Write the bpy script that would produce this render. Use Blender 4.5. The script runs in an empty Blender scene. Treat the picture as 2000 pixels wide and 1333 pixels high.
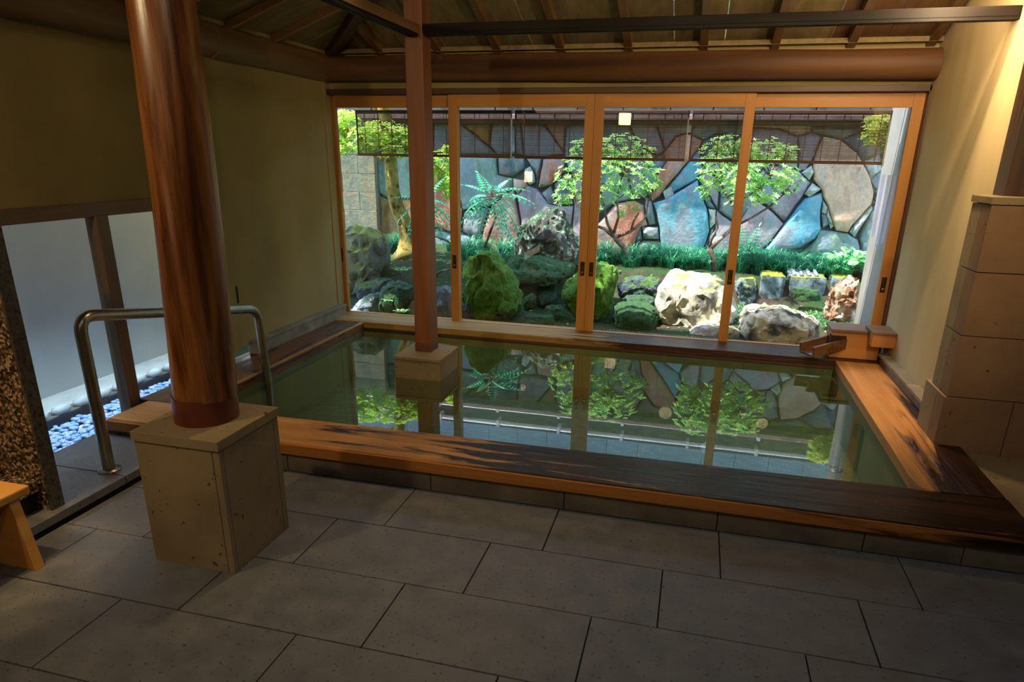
import bpy, bmesh, math, random
from mathutils import Vector, Matrix, noise
from mathutils.geometry import delaunay_2d_cdt
random.seed(7)
SC = bpy.context.scene
COL = SC.collection
PI = math.pi

# ---------------------------------------------------------------- camera
YAW, PIT, ROL = map(math.radians, (-14.25058898, 18.93431513, -0.93402487))
FPX, PPX, PPY, CAMH = 1313.65, 1014.12, 752.67, 1.5
cy, sy, cp, sp, cr, sr = math.cos(YAW), math.sin(YAW), math.cos(PIT), math.sin(PIT), math.cos(ROL), math.sin(ROL)
FW = Vector((sy * cp, cy * cp, -sp)); R0 = Vector((cy, -sy, 0)); D0 = FW.cross(R0)
RT = cr * R0 + sr * D0; DN = -sr * R0 + cr * D0
cam = bpy.data.cameras.new('camera'); camo = bpy.data.objects.new('camera', cam); COL.objects.link(camo)
cam.sensor_width = 36; cam.lens = FPX / 2000 * 36
cam.shift_x = (1000 - PPX) / 2000; cam.shift_y = (PPY - 666.5) / 2000
cam.clip_start = 0.05; cam.clip_end = 200
m = Matrix((RT, -DN, -FW)).transposed().to_4x4(); m.translation = (0, 0, CAMH)
camo.matrix_world = m
SC.camera = camo

def at(px, py, y=None, z=None, x=None):
    """the point seen at pixel (px, py) of the 2000 x 1333 frame on a plane y, z or x"""
    d = RT * ((px - PPX) / FPX) + DN * ((py - PPY) / FPX) + FW
    t = y / d.y if y is not None else ((z - CAMH) / d.z if z is not None else x / d.x)
    return Vector((0, 0, CAMH)) + d * t

# ---------------------------------------------------------------- exposure, sky, sun
SC.view_settings.view_transform = 'Standard'; SC.view_settings.look = 'None'
SC.view_settings.gamma = 1; SC.view_settings.use_curve_mapping = False
SC.view_settings.exposure = 0.0
SC.cycles.max_bounces = 10; SC.cycles.transparent_max_bounces = 24; SC.cycles.sample_clamp_indirect = 6
SC.cycles.caustics_reflective = False; SC.cycles.caustics_refractive = False
W = bpy.data.worlds.new('sky'); SC.world = W; W.use_nodes = True
nt = W.node_tree; nt.nodes.clear()
sky = nt.nodes.new('ShaderNodeTexSky'); sky.sky_type = 'NISHITA'; sky.sun_disc = False
sky.sun_elevation = math.radians(62); sky.sun_rotation = math.radians(-70); sky.air_density = 1.2; sky.dust_density = 0.6
bg = nt.nodes.new('ShaderNodeBackground'); bg.inputs[1].default_value = 1.1
out = nt.nodes.new('ShaderNodeOutputWorld')
nt.links.new(sky.outputs[0], bg.inputs[0]); nt.links.new(bg.outputs[0], out.inputs[0])
SUND = Vector((-0.38, -0.13, 0.90)).normalized()
sl = bpy.data.lights.new('sun', 'SUN'); sl.energy = 20.0; sl.angle = math.radians(0.6); sl.color = (1, 0.95, 0.84)
so = bpy.data.objects.new('sun', sl); COL.objects.link(so); so.rotation_euler = SUND.to_track_quat('Z', 'Y').to_euler()
def spot(name, loc, to, watts, col, size, blend, rad):
    l = bpy.data.lights.new(name, 'SPOT'); l.energy = watts; l.color = col; l.spot_size = math.radians(size)
    l.spot_blend = blend; l.shadow_soft_size = rad
    o = bpy.data.objects.new(name, l); COL.objects.link(o); o.location = loc
    o.rotation_euler = (Vector(loc) - Vector(to)).to_track_quat('Z', 'Y').to_euler()
WARM = (1.0, 0.62, 0.27)
# assumed downlights, none seen, and unseen fill spots added to brighten the room
spot('assumed_downlight_plank', (0.95, 3.95, 2.62), (1.12, 3.9, 0.1), 44, (1.0, 0.68, 0.36), 62, 0.6, 0.04)  # unseen lamp, assumed, lighting the right rim plank
spot('fill_floor', (0.5, 0.2, 3.1), (0.4, 1.2, 0), 62, (0.74, 0.89, 1.0), 120, 1.0, 0.1)  # unseen cool fill added for the floor
spot('fill_left', (-2.5, 0.5, 2.28), (-2.1, 2.8, 0.8), 62, (1.0, 0.75, 0.40), 118, 1.0, 0.05)  # unseen fill added for the left wall and pillar
spot('fill_stool', (-2.30, 1.30, 2.30), (-2.42, 1.58, 0.3), 75, (1.0, 0.70, 0.34), 30, 0.9, 0.05)  # narrow added fill, aimed at the stool alone
spot('fill_window', (1.2, 0.9, 2.35), (-0.15, 5.2, 1.6), 215, (1.0, 0.74, 0.38), 78, 1.0, 0.08)  # unseen fill added for the window head and back wall
spot('fill_pier', (0.9, 0.9, 3.1), (1.75, 3.5, 0.9), 38, (1.0, 0.72, 0.42), 40, 1.0, 0.1)  # unseen fill added for the tuff pier
spot('assumed_downlight_pool', (-1.25, 3.05, 2.62), (-1.35, 3.1, 0), 55, (1.0, 0.72, 0.38), 96, 0.8, 0.05)  # assumed lamp out of view, for the warm light on the bath's left
spot('fill_ceiling', (-0.2, 0.4, 2.5), (-0.4, 4.4, 2.75), 68, (1.0, 0.78, 0.42), 110, 1.0, 0.1)  # unseen upward fill, added to brighten the ceiling boards
spot('assumed_downlight_wall', (1.09, 3.86, 2.64), (1.40, 4.18, 0.9), 135, (1.0, 0.70, 0.40), 56, 0.9, 0.03)  # unseen spot assumed near the strip, for the lower right wall
# unseen cool area light added outside the left windows to brighten the pebbles
bl = bpy.data.lights.new('pebble_fill', 'AREA'); bl.shape = 'RECTANGLE'; bl.size = 0.05; bl.size_y = 2.4; bl.energy = 9; bl.spread = math.radians(62); bl.color = (0.55, 0.80, 1.0)
bo = bpy.data.objects.new('pebble_fill', bl); COL.objects.link(bo); bo.location = (-3.13, 2.9, 1.27); bo.rotation_euler = (0, math.radians(8), 0)
# assumed unseen upright area light, unmounted high beside the pier, washing the right wall
al = bpy.data.lights.new('assumed_strip', 'AREA'); al.shape = 'RECTANGLE'; al.size = 0.03; al.size_y = 0.65; al.energy = 21; al.color = (1.0, 0.72, 0.42)
ao = bpy.data.objects.new('assumed_strip', al); COL.objects.link(ao); ao.location = (1.09, 3.80, 2.38); ao.rotation_euler = (math.radians(80), 0, 0)

# ---------------------------------------------------------------- materials
def L(c):
    """sRGB 0-255 to linear"""
    return tuple((v / 255 / 12.92) if v <= 10.3 else ((v / 255 + 0.055) / 1.055) ** 2.4 for v in c) + (1,)
def newmat(name):
    mt = bpy.data.materials.new(name); mt.use_nodes = True
    n = mt.node_tree; n.nodes.clear()
    o = n.nodes.new('ShaderNodeOutputMaterial'); b = n.nodes.new('ShaderNodeBsdfPrincipled')
    n.links.new(b.outputs[0], o.inputs[0]); return mt, n, b, o
def coords(n, scale):
    g = n.nodes.new('ShaderNodeNewGeometry'); mp = n.nodes.new('ShaderNodeMapping')
    mp.inputs['Scale'].default_value = scale; n.links.new(g.outputs['Position'], mp.inputs[0]); return mp.outputs[0]
def noisetex(n, vec, scale, detail=4, rough=0.55, dist=0.0):
    t = n.nodes.new('ShaderNodeTexNoise'); t.inputs['Scale'].default_value = scale; t.inputs['Detail'].default_value = detail
    t.inputs['Roughness'].default_value = rough; t.inputs['Distortion'].default_value = dist
    n.links.new(vec, t.inputs['Vector']); return t.outputs[0]
def ramp(n, fac, stops):
    r = n.nodes.new('ShaderNodeValToRGB'); e = r.color_ramp.elements
    while len(e) < len(stops): e.new(0.5)
    for i, (p, c) in enumerate(stops): e[i].position = p; e[i].color = c
    n.links.new(fac, r.inputs[0]); return r.outputs[0]
def maprange(n, fac, a, b, c, d):
    r = n.nodes.new('ShaderNodeMapRange'); r.inputs[1].default_value = a; r.inputs[2].default_value = b
    r.inputs[3].default_value = c; r.inputs[4].default_value = d; n.links.new(fac, r.inputs[0]); return r.outputs[0]
def mixc(n, fac, a, b, mode='MIX'):
    x = n.nodes.new('ShaderNodeMix'); x.data_type = 'RGBA'; x.blend_type = mode
    if isinstance(fac, float): x.inputs[0].default_value = fac
    else: n.links.new(fac, x.inputs[0])
    for i, v in ((6, a), (7, b)):
        if isinstance(v, tuple): x.inputs[i].default_value = v
        else: n.links.new(v, x.inputs[i])
    return x.outputs[2]
def bump(n, b, h, strength, dist=0.01):
    u = n.nodes.new('ShaderNodeBump'); u.inputs['Strength'].default_value = strength; u.inputs['Distance'].default_value = dist
    n.links.new(h, u.inputs['Height']); n.links.new(u.outputs[0], b.inputs['Normal'])
def mat(name, stops, scale=1.0, sv=(1, 1, 1), detail=5, dist=0.0, rough=(0.5, 0.7), bmp=0.2, bscale=None, metal=0.0, speck=None, spec=0.5, bd=0.01):
    mt, n, b, o = newmat(name)
    v = coords(n, sv); f = noisetex(n, v, scale, detail, 0.6, dist)
    c = ramp(n, f, [(p, L(q)) for p, q in stops])
    if speck:   # (scale, threshold, colour): small pits or flecks
        s = noisetex(n, coords(n, (1, 1, 1)), speck[0], 2, 0.5)
        k = ramp(n, s, [(speck[1], (0, 0, 0, 1)), (speck[1] + 0.05, (1, 1, 1, 1))])
        c = mixc(n, k, c, L(speck[2]))
    n.links.new(c, b.inputs['Base Color'])
    n.links.new(maprange(n, f, 0.3, 0.7, rough[0], rough[1]), b.inputs['Roughness'])
    b.inputs['Metallic'].default_value = metal; b.inputs['Specular IOR Level'].default_value = spec
    if bmp: bump(n, b, noisetex(n, v, bscale or scale * 4, 6, 0.6), bmp, bd)
    return mt
M = {}
M['floor'] = mat('andesite_floor', [(0.3, (94, 94, 93)), (0.5, (106, 105, 103)), (0.7, (118, 116, 112))], 9, detail=10, rough=(0.36, 0.6), bmp=0.25, bscale=60, speck=(60, 0.64, (70, 70, 68)), bd=0.004)
M['grout'] = mat('dark_joint', [(0.3, (28, 27, 25)), (0.7, (40, 38, 34))], 10)
M['tuff'] = mat('pitted_tuff', [(0.25, (116, 98, 68)), (0.75, (150, 130, 96))], 4, detail=8, rough=(0.7, 0.9), bmp=0.4, bscale=30, speck=(36, 0.68, (74, 62, 42)), bd=0.006)
M['tuff_rosy'] = mat('rosy_tuff', [(0.25, (116, 86, 60)), (0.75, (142, 110, 80))], 4, detail=8, rough=(0.7, 0.9), bmp=0.4, bscale=30, speck=(34, 0.70, (60, 42, 28)), bd=0.006)
M['plinth'] = mat('damp_plinth_stone', [(0.3, (84, 74, 58)), (0.7, (120, 106, 84))], 5, rough=(0.5, 0.8), bmp=0.3, bscale=40)
M['skirt'] = mat('weathered_skirting_stone', [(0.3, (96, 90, 74)), (0.7, (148, 138, 116))], 9, rough=(0.5, 0.8), bmp=0.4, bscale=40, sv=(1, 1, 1))
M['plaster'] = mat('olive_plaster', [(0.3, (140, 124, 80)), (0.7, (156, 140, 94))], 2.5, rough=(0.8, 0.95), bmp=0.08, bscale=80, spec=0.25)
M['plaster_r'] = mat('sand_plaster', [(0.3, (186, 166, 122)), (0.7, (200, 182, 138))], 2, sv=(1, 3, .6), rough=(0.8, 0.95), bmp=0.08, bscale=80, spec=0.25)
M['sleeve'] = mat('pale_outside_plaster', [(0.3, (112, 109, 104)), (0.7, (130, 127, 121))], 3, rough=(0.7, 0.9), bmp=0.1, bscale=70)
def wood(name, a, b, axis, rough=(0.4, 0.6), bmp=0.15, sc=6, st=14, spec=0.5):
    sv = [st, st, st]; sv[axis] = 1.0
    return mat(name, [(0.3, a), (0.7, b)], sc * 0.25, tuple(sv), detail=6, dist=0.4, rough=rough, bmp=bmp, bscale=sc, spec=spec, bd=0.004)
for ax, nm in ((0, 'x'), (1, 'y'), (2, 'z')):
    M['honey_' + nm] = wood('honey_cedar_' + nm, (164, 108, 44), (188, 130, 60), ax, st=9)
    M['dark_' + nm] = wood('dark_stained_timber_' + nm, (58, 38, 24), (80, 54, 34), ax)
    M['mid_' + nm] = wood('aged_brown_timber_' + nm, (92, 66, 40), (122, 90, 56), ax)
M['black_x'] = wood('smoke_dark_timber', (14, 9, 6), (24, 16, 10), 0, rough=(0.5, 0.65), spec=0.2)
M['post'] = wood('red_brown_square_timber', (104, 58, 30), (132, 80, 44), 2)
M['postlow'] = wood('damp_timber_foot', (80, 46, 28), (104, 66, 42), 2)
M['board'] = wood('ceiling_board', (104, 90, 60), (142, 124, 84), 1, rough=(0.7, 0.9), sc=5)
M['boardx'] = wood('ceiling_board_left', (104, 90, 60), (142, 124, 84), 0, rough=(0.7, 0.9), sc=5)
M['box'] = wood('hinoki_box', (172, 110, 54), (196, 134, 72), 0, st=6)
M['lid'] = wood('weathered_lid', (108, 84, 62), (138, 110, 82), 0, st=8)
M['stool'] = wood('fresh_hinoki', (206, 140, 62), (224, 164, 84), 0, st=6, rough=(0.45, 0.6))
M['trough'] = wood('wet_trough_timber', (86, 58, 36), (128, 88, 50), 0, rough=(0.2, 0.4))
# log pillar : streaked, polished
def logmat():
    mt, n, b, o = newmat('polished_log')
    v = coords(n, (16, 16, 1.1)); f = noisetex(n, v, 1.3, 7, 0.6, 0.6)
    c = ramp(n, f, [(0.30, L((52, 26, 12))), (0.45, L((106, 60, 26))), (0.6, L((146, 90, 40))), (0.72, L((182, 124, 58)))])
    n.links.new(c, b.inputs['Base Color']); n.links.new(maprange(n, f, 0.3, 0.7, 0.22, 0.36), b.inputs['Roughness'])
    bump(n, b, f, 0.35, 0.008); return mt
M['log'] = logmat()
M['sleeve_red'] = mat('red_brown_collar', [(0.3, (88, 40, 26)), (0.7, (112, 54, 34))], 8, rough=(0.3, 0.45), bmp=0.1)
M['logbeam'] = wood('peeled_log', (96, 70, 44), (128, 98, 62), 1, rough=(0.5, 0.7), sc=4)
M['logbeamx'] = wood('peeled_log_back', (84, 54, 32), (112, 76, 44), 0, rough=(0.45, 0.7), sc=4)
# curb timbers with their wet stains; right one has pier shadow painted in
def curb(name, ax, pos_axis, a, b, dry, wet, nz=0.35, cross=0.0):
    mt, n, bs, o = newmat(name)
    sv = [13.0, 13.0, 13.0]; sv[ax] = 0.9
    v = coords(n, tuple(sv)); grain = noisetex(n, v, 1.0, 7, 0.62, 0.5)
    sv2 = [9.0, 9.0, 9.0]; sv2[ax] = 0.9
    blot = noisetex(n, coords(n, tuple(sv2)), 1.6, 5, 0.6, 0.8)
    g = n.nodes.new('ShaderNodeNewGeometry'); s = n.nodes.new('ShaderNodeSeparateXYZ'); n.links.new(g.outputs['Position'], s.inputs[0])
    w = maprange(n, s.outputs[pos_axis], a, b, 0, 1)
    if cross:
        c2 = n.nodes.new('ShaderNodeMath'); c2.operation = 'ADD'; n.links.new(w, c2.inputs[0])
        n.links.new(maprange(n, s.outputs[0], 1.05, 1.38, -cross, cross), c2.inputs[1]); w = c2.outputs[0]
    ad = n.nodes.new('ShaderNodeMath'); ad.operation = 'ADD'; n.links.new(w, ad.inputs[0])
    n.links.new(maprange(n, blot, 0.3, 0.7, -nz, nz), ad.inputs[1])
    k = ramp(n, ad.outputs[0], [(0.40, (0, 0, 0, 1)), (0.60, (1, 1, 1, 1))])
    cd = ramp(n, grain, [(0.3, L(dry[0])), (0.7, L(dry[1]))]); cw = ramp(n, grain, [(0.3, L(wet[0])), (0.7, L(wet[1]))])
    n.links.new(mixc(n, k, cd, cw), bs.inputs['Base Color'])
    n.links.new(maprange(n, k, 0, 1, 0.55, 0.26), bs.inputs['Roughness']); bs.inputs['Specular IOR Level'].default_value = 0.22
    bump(n, bs, noisetex(n, coords(n, tuple(v * 2 for v in sv)), 1.0, 6, 0.7, 0.6), 0.8, 0.01); return mt
DRY = ((168, 112, 54), (210, 152, 84)); WET = ((24, 15, 9), (62, 38, 22))
M['curb_front'] = curb('hinoki_curb_front', 0, 0, -2.3, -0.1, DRY, WET, 0.5)
M['curb_right'] = curb('hinoki_curb_right', 1, 1, 4.9, 2.5, DRY, WET, 0.26, 0.42)  # outer front darkened as wet stain plus the pier's cast shadow
M['curb_left'] = curb('hinoki_curb_left', 1, 1, 1.0, 9.0, ((86, 58, 32), (122, 86, 48)), ((52, 36, 20), (78, 54, 30)), 0.5)
M['sill'] = curb('hinoki_back_sill', 0, 0, -1.9, 0.3, ((140, 106, 48), (178, 142, 74)), ((42, 26, 18), (78, 48, 32)), 0.25)
M['curb_face'] = curb('hinoki_curb_edge', 0, 0, -0.2, 1.9, ((156, 94, 40), (184, 118, 54)), WET, 0.25)
M['steel'] = mat('brushed_steel', [(0.3, (150, 146, 130)), (0.7, (176, 172, 154))], 6, rough=(0.24, 0.36), bmp=0.03, metal=1.0)
M['bronze'] = mat('bronze', [(0.3, (60, 44, 26)), (0.7, (84, 62, 36))], 20, rough=(0.3, 0.5), metal=0.8)
M['brass'] = mat('bright_pull_lip', [(0.3, (200, 180, 130)), (0.7, (220, 200, 150))], 20, rough=(0.2, 0.3), metal=1.0)
M['basin'] = mat('green_basin_stone', [(0.3, (104, 118, 90)), (0.7, (130, 144, 112))], 5, rough=(0.4, 0.7), bmp=0.2)
def mosaic():
    mt, n, b, o = newmat('pool_mosaic')
    br = n.nodes.new('ShaderNodeTexBrick'); n.links.new(coords(n, (1, 1, 1)), br.inputs['Vector'])
    br.inputs['Scale'].default_value = 10; br.inputs['Mortar Size'].default_value = 0.012
    br.inputs['Color1'].default_value = L((118, 132, 92)); br.inputs['Color2'].default_value = L((92, 104, 72)); br.inputs['Mortar'].default_value = L((56, 64, 46))
    f = noisetex(n, coords(n, (1, 1, 1)), 14, 4)
    n.links.new(mixc(n, maprange(n, f, 0.35, 0.65, 0.0, 0.6), br.outputs[0], L((72, 82, 56))), b.inputs['Base Color']); b.inputs['Roughness'].default_value = 0.5; return mt
M['mosaic'] = mosaic()
def granite():
    mt, n, b, o = newmat('speckled_granite')
    v = n.nodes.new('ShaderNodeTexVoronoi'); v.inputs['Scale'].default_value = 95; n.links.new(coords(n, (1, 1, 1)), v.inputs['Vector'])
    s = n.nodes.new('ShaderNodeSeparateColor'); n.links.new(v.outputs['Color'], s.inputs[0])
    c = ramp(n, s.outputs[0], [(0.0, L((22, 18, 14))), (0.35, L((62, 46, 32))), (0.65, L((116, 90, 64))), (0.95, L((186, 156, 118)))])
    n.links.new(c, b.inputs['Base Color']); b.inputs['Roughness'].default_value = 0.4; bump(n, b, v.outputs['Distance'], 0.2, 0.004); return mt
M['granite'] = granite()
M['granite_edge'] = mat('dark_granite_edge', [(0.35, (40, 40, 34)), (0.65, (92, 86, 70))], 70, detail=3, rough=(0.25, 0.4), bmp=0.05)
M['void'] = mat('dark_recess', [(0.3, (24, 20, 16)), (0.7, (34, 28, 22))], 5, rough=(0.7, 0.9))
def thin(name, ior, tint, rough=0.0, ripple=None, gl=(1, 1, 1, 1)):
    mt = bpy.data.materials.new(name); mt.use_nodes = True; n = mt.node_tree; n.nodes.clear()
    o = n.nodes.new('ShaderNodeOutputMaterial'); mx = n.nodes.new('ShaderNodeMixShader')
    t = n.nodes.new('ShaderNodeBsdfTransparent'); t.inputs[0].default_value = tint
    g = n.nodes.new('ShaderNodeBsdfGlossy'); g.inputs['Roughness'].default_value = rough; g.inputs[0].default_value = gl
    fr = n.nodes.new('ShaderNodeFresnel'); ge = n.nodes.new('ShaderNodeNewGeometry')
    n.links.new(maprange(n, ge.outputs['Backfacing'], 0, 1, ior, 1 / ior), fr.inputs['IOR'])
    n.links.new(fr.outputs[0], mx.inputs[0]); n.links.new(t.outputs[0], mx.inputs[1]); n.links.new(g.outputs[0], mx.inputs[2])
    n.links.new(mx.outputs[0], o.inputs[0])
    if ripple:
        u = n.nodes.new('ShaderNodeBump'); u.inputs['Strength'].default_value = ripple; u.inputs['Distance'].default_value = 0.01
        n.links.new(noisetex(n, coords(n, (1, 1.6, 1)), 2.2, 2, 0.4), u.inputs['Height'])
        n.links.new(u.outputs[0], g.inputs['Normal']); n.links.new(u.outputs[0], fr.inputs['Normal'])
    return mt
M['glass'] = thin('window_glass', 1.5, (0.97, 0.985, 0.975, 1))
M['glass_left'] = thin('satin_window_glass', 1.45, (0.96, 0.98, 0.98, 1), rough=0.45)
M['water'] = thin('bath_water', 1.55, (0.70, 0.80, 0.64, 1), ripple=0.014)
M['board_white'] = mat('grey_white_board', [(0.3, (176, 180, 182)), (0.7, (196, 200, 200))], 2, (1, 1, 1), rough=(0.4, 0.6), bmp=0.02)
M['pebble'] = mat('blue_grey_pebble', [(0.3, (140, 176, 226)), (0.55, (176, 204, 240)), (0.75, (236, 206, 206))], 22, rough=(0.4, 0.6), detail=1)
M['edgestone'] = mat('white_edging', [(0.3, (200, 198, 188)), (0.7, (226, 224, 214))], 10, rough=(0.5, 0.7))
M['blackstrip'] = mat('black_edging', [(0.3, (30, 34, 36)), (0.7, (44, 48, 50))], 10)
# garden
def rockmat(name, stops, moss=None, mossamt=0.5, scale=4, bmp=0.6, crust=None):
    mt, n, b, o = newmat(name)
    p = coords(n, (1, 1, 1)); f = noisetex(n, p, scale, 9, 0.62, 0.3)
    c = ramp(n, f, [(q, L(w)) for q, w in stops])
    if crust:   # lichen
        k = noisetex(n, p, crust[1], 6, 0.7); c = mixc(n, ramp(n, k, [(crust[2], (0, 0, 0, 1)), (crust[2] + 0.06, (1, 1, 1, 1))]), c, L(crust[0]))
    if moss:
        g = n.nodes.new('ShaderNodeNewGeometry'); s = n.nodes.new('ShaderNodeSeparateXYZ'); n.links.new(g.outputs['Normal'], s.inputs[0])
        mm = n.nodes.new('ShaderNodeMath'); mm.operation = 'ADD'; n.links.new(maprange(n, s.outputs[2], -0.6, 1, -0.25, 0.35), mm.inputs[0])
        n.links.new(noisetex(n, p, 3.2, 6, 0.65), mm.inputs[1])
        k = ramp(n, mm.outputs[0], [(1 - mossamt - 0.08, (0, 0, 0, 1)), (1 - mossamt + 0.10, (1, 1, 1, 1))])
        mc = ramp(n, noisetex(n, p, 34, 6, 0.7), [(0.3, L(moss[0])), (0.7, L(moss[1]))])
        c = mixc(n, k, c, mc)
    n.links.new(c, b.inputs['Base Color']); b.inputs['Roughness'].default_value = 0.85; b.inputs['Specular IOR Level'].default_value = 0.3
    bump(n, b, noisetex(n, p, scale * 6, 9, 0.72), min(1.0, bmp * 1.6), 0.035); return mt
GM = ((34, 70, 20), (92, 128, 38)); GD = ((30, 56, 34), (62, 104, 58))
M['rk_grey'] = rockmat('grey_garden_rock', [(0.3, (70, 86, 94)), (0.7, (138, 152, 158))], GD, 0.38)
M['rk_lilac'] = rockmat('lilac_grey_rock', [(0.3, (106, 118, 136)), (0.7, (166, 176, 188))], GD, 0.22)
M['rk_tall'] = rockmat('tall_mottled_rock', [(0.3, (64, 74, 66)), (0.7, (140, 146, 126))], ((84, 98, 36), (150, 156, 74)), 0.30)
M['rk_moss'] = rockmat('moss_covered_rock', [(0.3, (48, 58, 40)), (0.7, (84, 92, 58))], ((38, 88, 18), (104, 148, 42)), 0.82)
M['rk_mossd'] = rockmat('dark_mossy_rock', [(0.3, (44, 56, 46)), (0.7, (86, 96, 76))], GD, 0.62)
M['rk_lichen'] = rockmat('lichen_spotted_rock', [(0.3, (46, 50, 48)), (0.7, (104, 104, 94))], GD, 0.30, crust=((176, 196, 176), 11, 0.53))
M['rk_dark'] = rockmat('blue_black_rock', [(0.3, (38, 46, 60)), (0.7, (86, 98, 116))], GM, 0.25)
M['rk_white'] = rockmat('pale_boulder', [(0.34, (84, 86, 84)), (0.46, (150, 148, 138)), (0.56, (212, 206, 186)), (0.75, (228, 224, 208))], ((108, 112, 60), (150, 146, 92)), 0.16, scale=3, bmp=0.5)
M['rk_mottle'] = rockmat('mottled_pale_rock', [(0.38, (50, 58, 68)), (0.46, (140, 134, 118)), (0.54, (232, 226, 206))], ((70, 84, 40), (120, 120, 60)), 0.16, scale=4)
M['rk_block'] = rockmat('cut_block_stone', [(0.36, (48, 62, 66)), (0.6, (140, 164, 172))], ((120, 132, 30), (172, 176, 60)), 0.36, scale=11)
M['rk_burnt'] = rockmat('rust_and_white_rock', [(0.36, (48, 40, 38)), (0.48, (168, 122, 88)), (0.62, (226, 214, 196))], None, scale=7)
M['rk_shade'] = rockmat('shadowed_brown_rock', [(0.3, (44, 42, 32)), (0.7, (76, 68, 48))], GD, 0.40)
M['soil'] = rockmat('moss_and_soil', [(0.3, (52, 42, 34)), (0.7, (98, 82, 66))], ((26, 56, 24), (50, 88, 40)), 0.26, scale=9, bmp=0.8)
M['mortar'] = mat('wall_mortar', [(0.3, (70, 76, 78)), (0.7, (100, 106, 106))], 10, rough=(0.8, 0.95))
def stonemat(name, a, b, c):
    mt, n, bs, o = newmat(name)
    f = noisetex(n, coords(n, (3, 3, 1.1)), 1.7, 8, 0.6, 0.5); f2 = noisetex(n, coords(n, (1, 1, 1)), 26, 5, 0.6)
    col = ramp(n, f, [(0.40, L(a)), (0.50, L(b)), (0.60, L(c))])
    col = mixc(n, ramp(n, noisetex(n, coords(n, (1, 1, .7)), 3.4, 7, 0.65, 0.8), [(0.54, (0, 0, 0, 1)), (0.62, (.8, .8, .8, 1))]), col, L(c))
    col = mixc(n, ramp(n, noisetex(n, coords(n, (1, 1, .8)), 6.5, 6, 0.7, 1.2), [(0.60, (0, 0, 0, 1)), (0.66, (.7, .7, .7, 1))]), col, L((164, 108, 90)))
    n.links.new(mixc(n, maprange(n, f2, 0.35, 0.7, 0, 0.35), col, L(tuple(v * 0.62 for v in a))), bs.inputs['Base Color'])
    bs.inputs['Roughness'].default_value = 0.8; bump(n, bs, noisetex(n, coords(n, (1, 1, 1)), 16, 8, 0.65), 0.5, 0.02); return mt
ST = {
 'B': stonemat('blue_wall_stone', (84, 148, 176), (112, 174, 194), (144, 150, 164)),
 'T': stonemat('tan_wall_stone', (208, 168, 146), (234, 190, 162), (204, 182, 166)),
 'R': stonemat('rust_wall_stone', (172, 104, 84), (206, 142, 120), (160, 150, 152)),
 'P': stonemat('plum_wall_stone', (140, 124, 138), (174, 156, 166), (146, 160, 172)),
 'G': stonemat('green_grey_wall_stone', (106, 134, 122), (142, 164, 152), (130, 150, 162)),
 'O': stonemat('ochre_wall_stone', (132, 100, 62), (176, 132, 76), (112, 124, 116)),
 'S': stonemat('slate_wall_stone', (88, 104, 114), (118, 136, 146), (148, 152, 154)),
 'W': stonemat('pale_wall_stone', (170, 176, 172), (206, 208, 198), (150, 160, 164)),
 'C': stonemat('concrete_block', (112, 116, 98), (132, 132, 110), (140, 126, 94)),
}
M['coping'] = mat('brown_pink_coping', [(0.3, (126, 90, 84)), (0.7, (164, 128, 122))], 5, rough=(0.5, 0.7))
M['copingdark'] = mat('coping_underside', [(0.3, (52, 42, 38)), (0.7, (72, 58, 52))], 8)
M['pipe'] = mat('white_gutter_pipe', [(0.3, (206, 210, 214)), (0.7, (224, 226, 228))], 4, rough=(0.3, 0.5), bmp=0)
M['siding'] = mat('blue_grey_siding', [(0.3, (92, 126, 150)), (0.7, (112, 146, 168))], 2, rough=(0.4, 0.6))
M['nwall'] = mat('neighbour_dark_wall', [(0.3, (60, 64, 58)), (0.7, (84, 86, 78))], 3)
M['blind'] = mat('bamboo_slat', [(0.3, (58, 40, 30)), (0.7, (92, 66, 48))], 6, (0.6, 6, 40), rough=(0.5, 0.7), bmp=0)
M['blindrail'] = mat('blind_rail', [(0.3, (84, 54, 38)), (0.7, (106, 70, 50))], 6, (0.6, 6, 20), rough=(0.5, 0.7))
M['cord'] = mat('pale_cord', [(0.3, (190, 186, 176)), (0.7, (210, 206, 196))], 20, bmp=0)
def pvc():
    mt, n, b, o = newmat('translucent_corrugated_sheet')
    b.inputs['Base Color'].default_value = L((190, 184, 226)); b.inputs['Roughness'].default_value = 0.35
    b.inputs['Alpha'].default_value = 0.75; return mt
M['pvc'] = pvc()
def leafmat(name, a, b, c, sc=14, tr=0.4, rough=0.4):
    mt, n, bs, o = newmat(name)
    f = noisetex(n, coords(n, (1, 1, 1)), sc, 3, 0.6); col = ramp(n, f, [(0.32, L(a)), (0.5, L(b)), (0.68, L(c))])
    n.links.new(col, bs.inputs['Base Color']); bs.inputs['Roughness'].default_value = rough
    t = n.nodes.new('ShaderNodeBsdfTranslucent'); n.links.new(col, t.inputs[0])
    mx = n.nodes.new('ShaderNodeMixShader'); mx.inputs[0].default_value = tr
    n.links.new(bs.outputs[0], mx.inputs[1]); n.links.new(t.outputs[0], mx.inputs[2]); n.links.new(mx.outputs[0], o.inputs[0]); return mt
M['lf_maple'] = leafmat('lime_maple_leaf', (124, 190, 56), (186, 224, 90), (228, 240, 140))
M['lf_azalea'] = leafmat('azalea_leaf', (104, 186, 106), (168, 218, 122), (230, 236, 156), 10)
M['lf_teal'] = leafmat('teal_pinnate_leaf', (36, 156, 118), (70, 196, 146), (150, 232, 184), 8)
M['lf_yellow'] = leafmat('sunny_leaf', (150, 190, 60), (206, 222, 110), (232, 236, 160), 12)
M['lf_grass'] = leafmat('mondo_grass', (18, 92, 66), (38, 130, 92), (92, 172, 130), 22, 0.25)
M['lf_cover'] = leafmat('round_ground_leaf', (60, 180, 96), (120, 214, 120), (190, 236, 150), 8)
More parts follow.
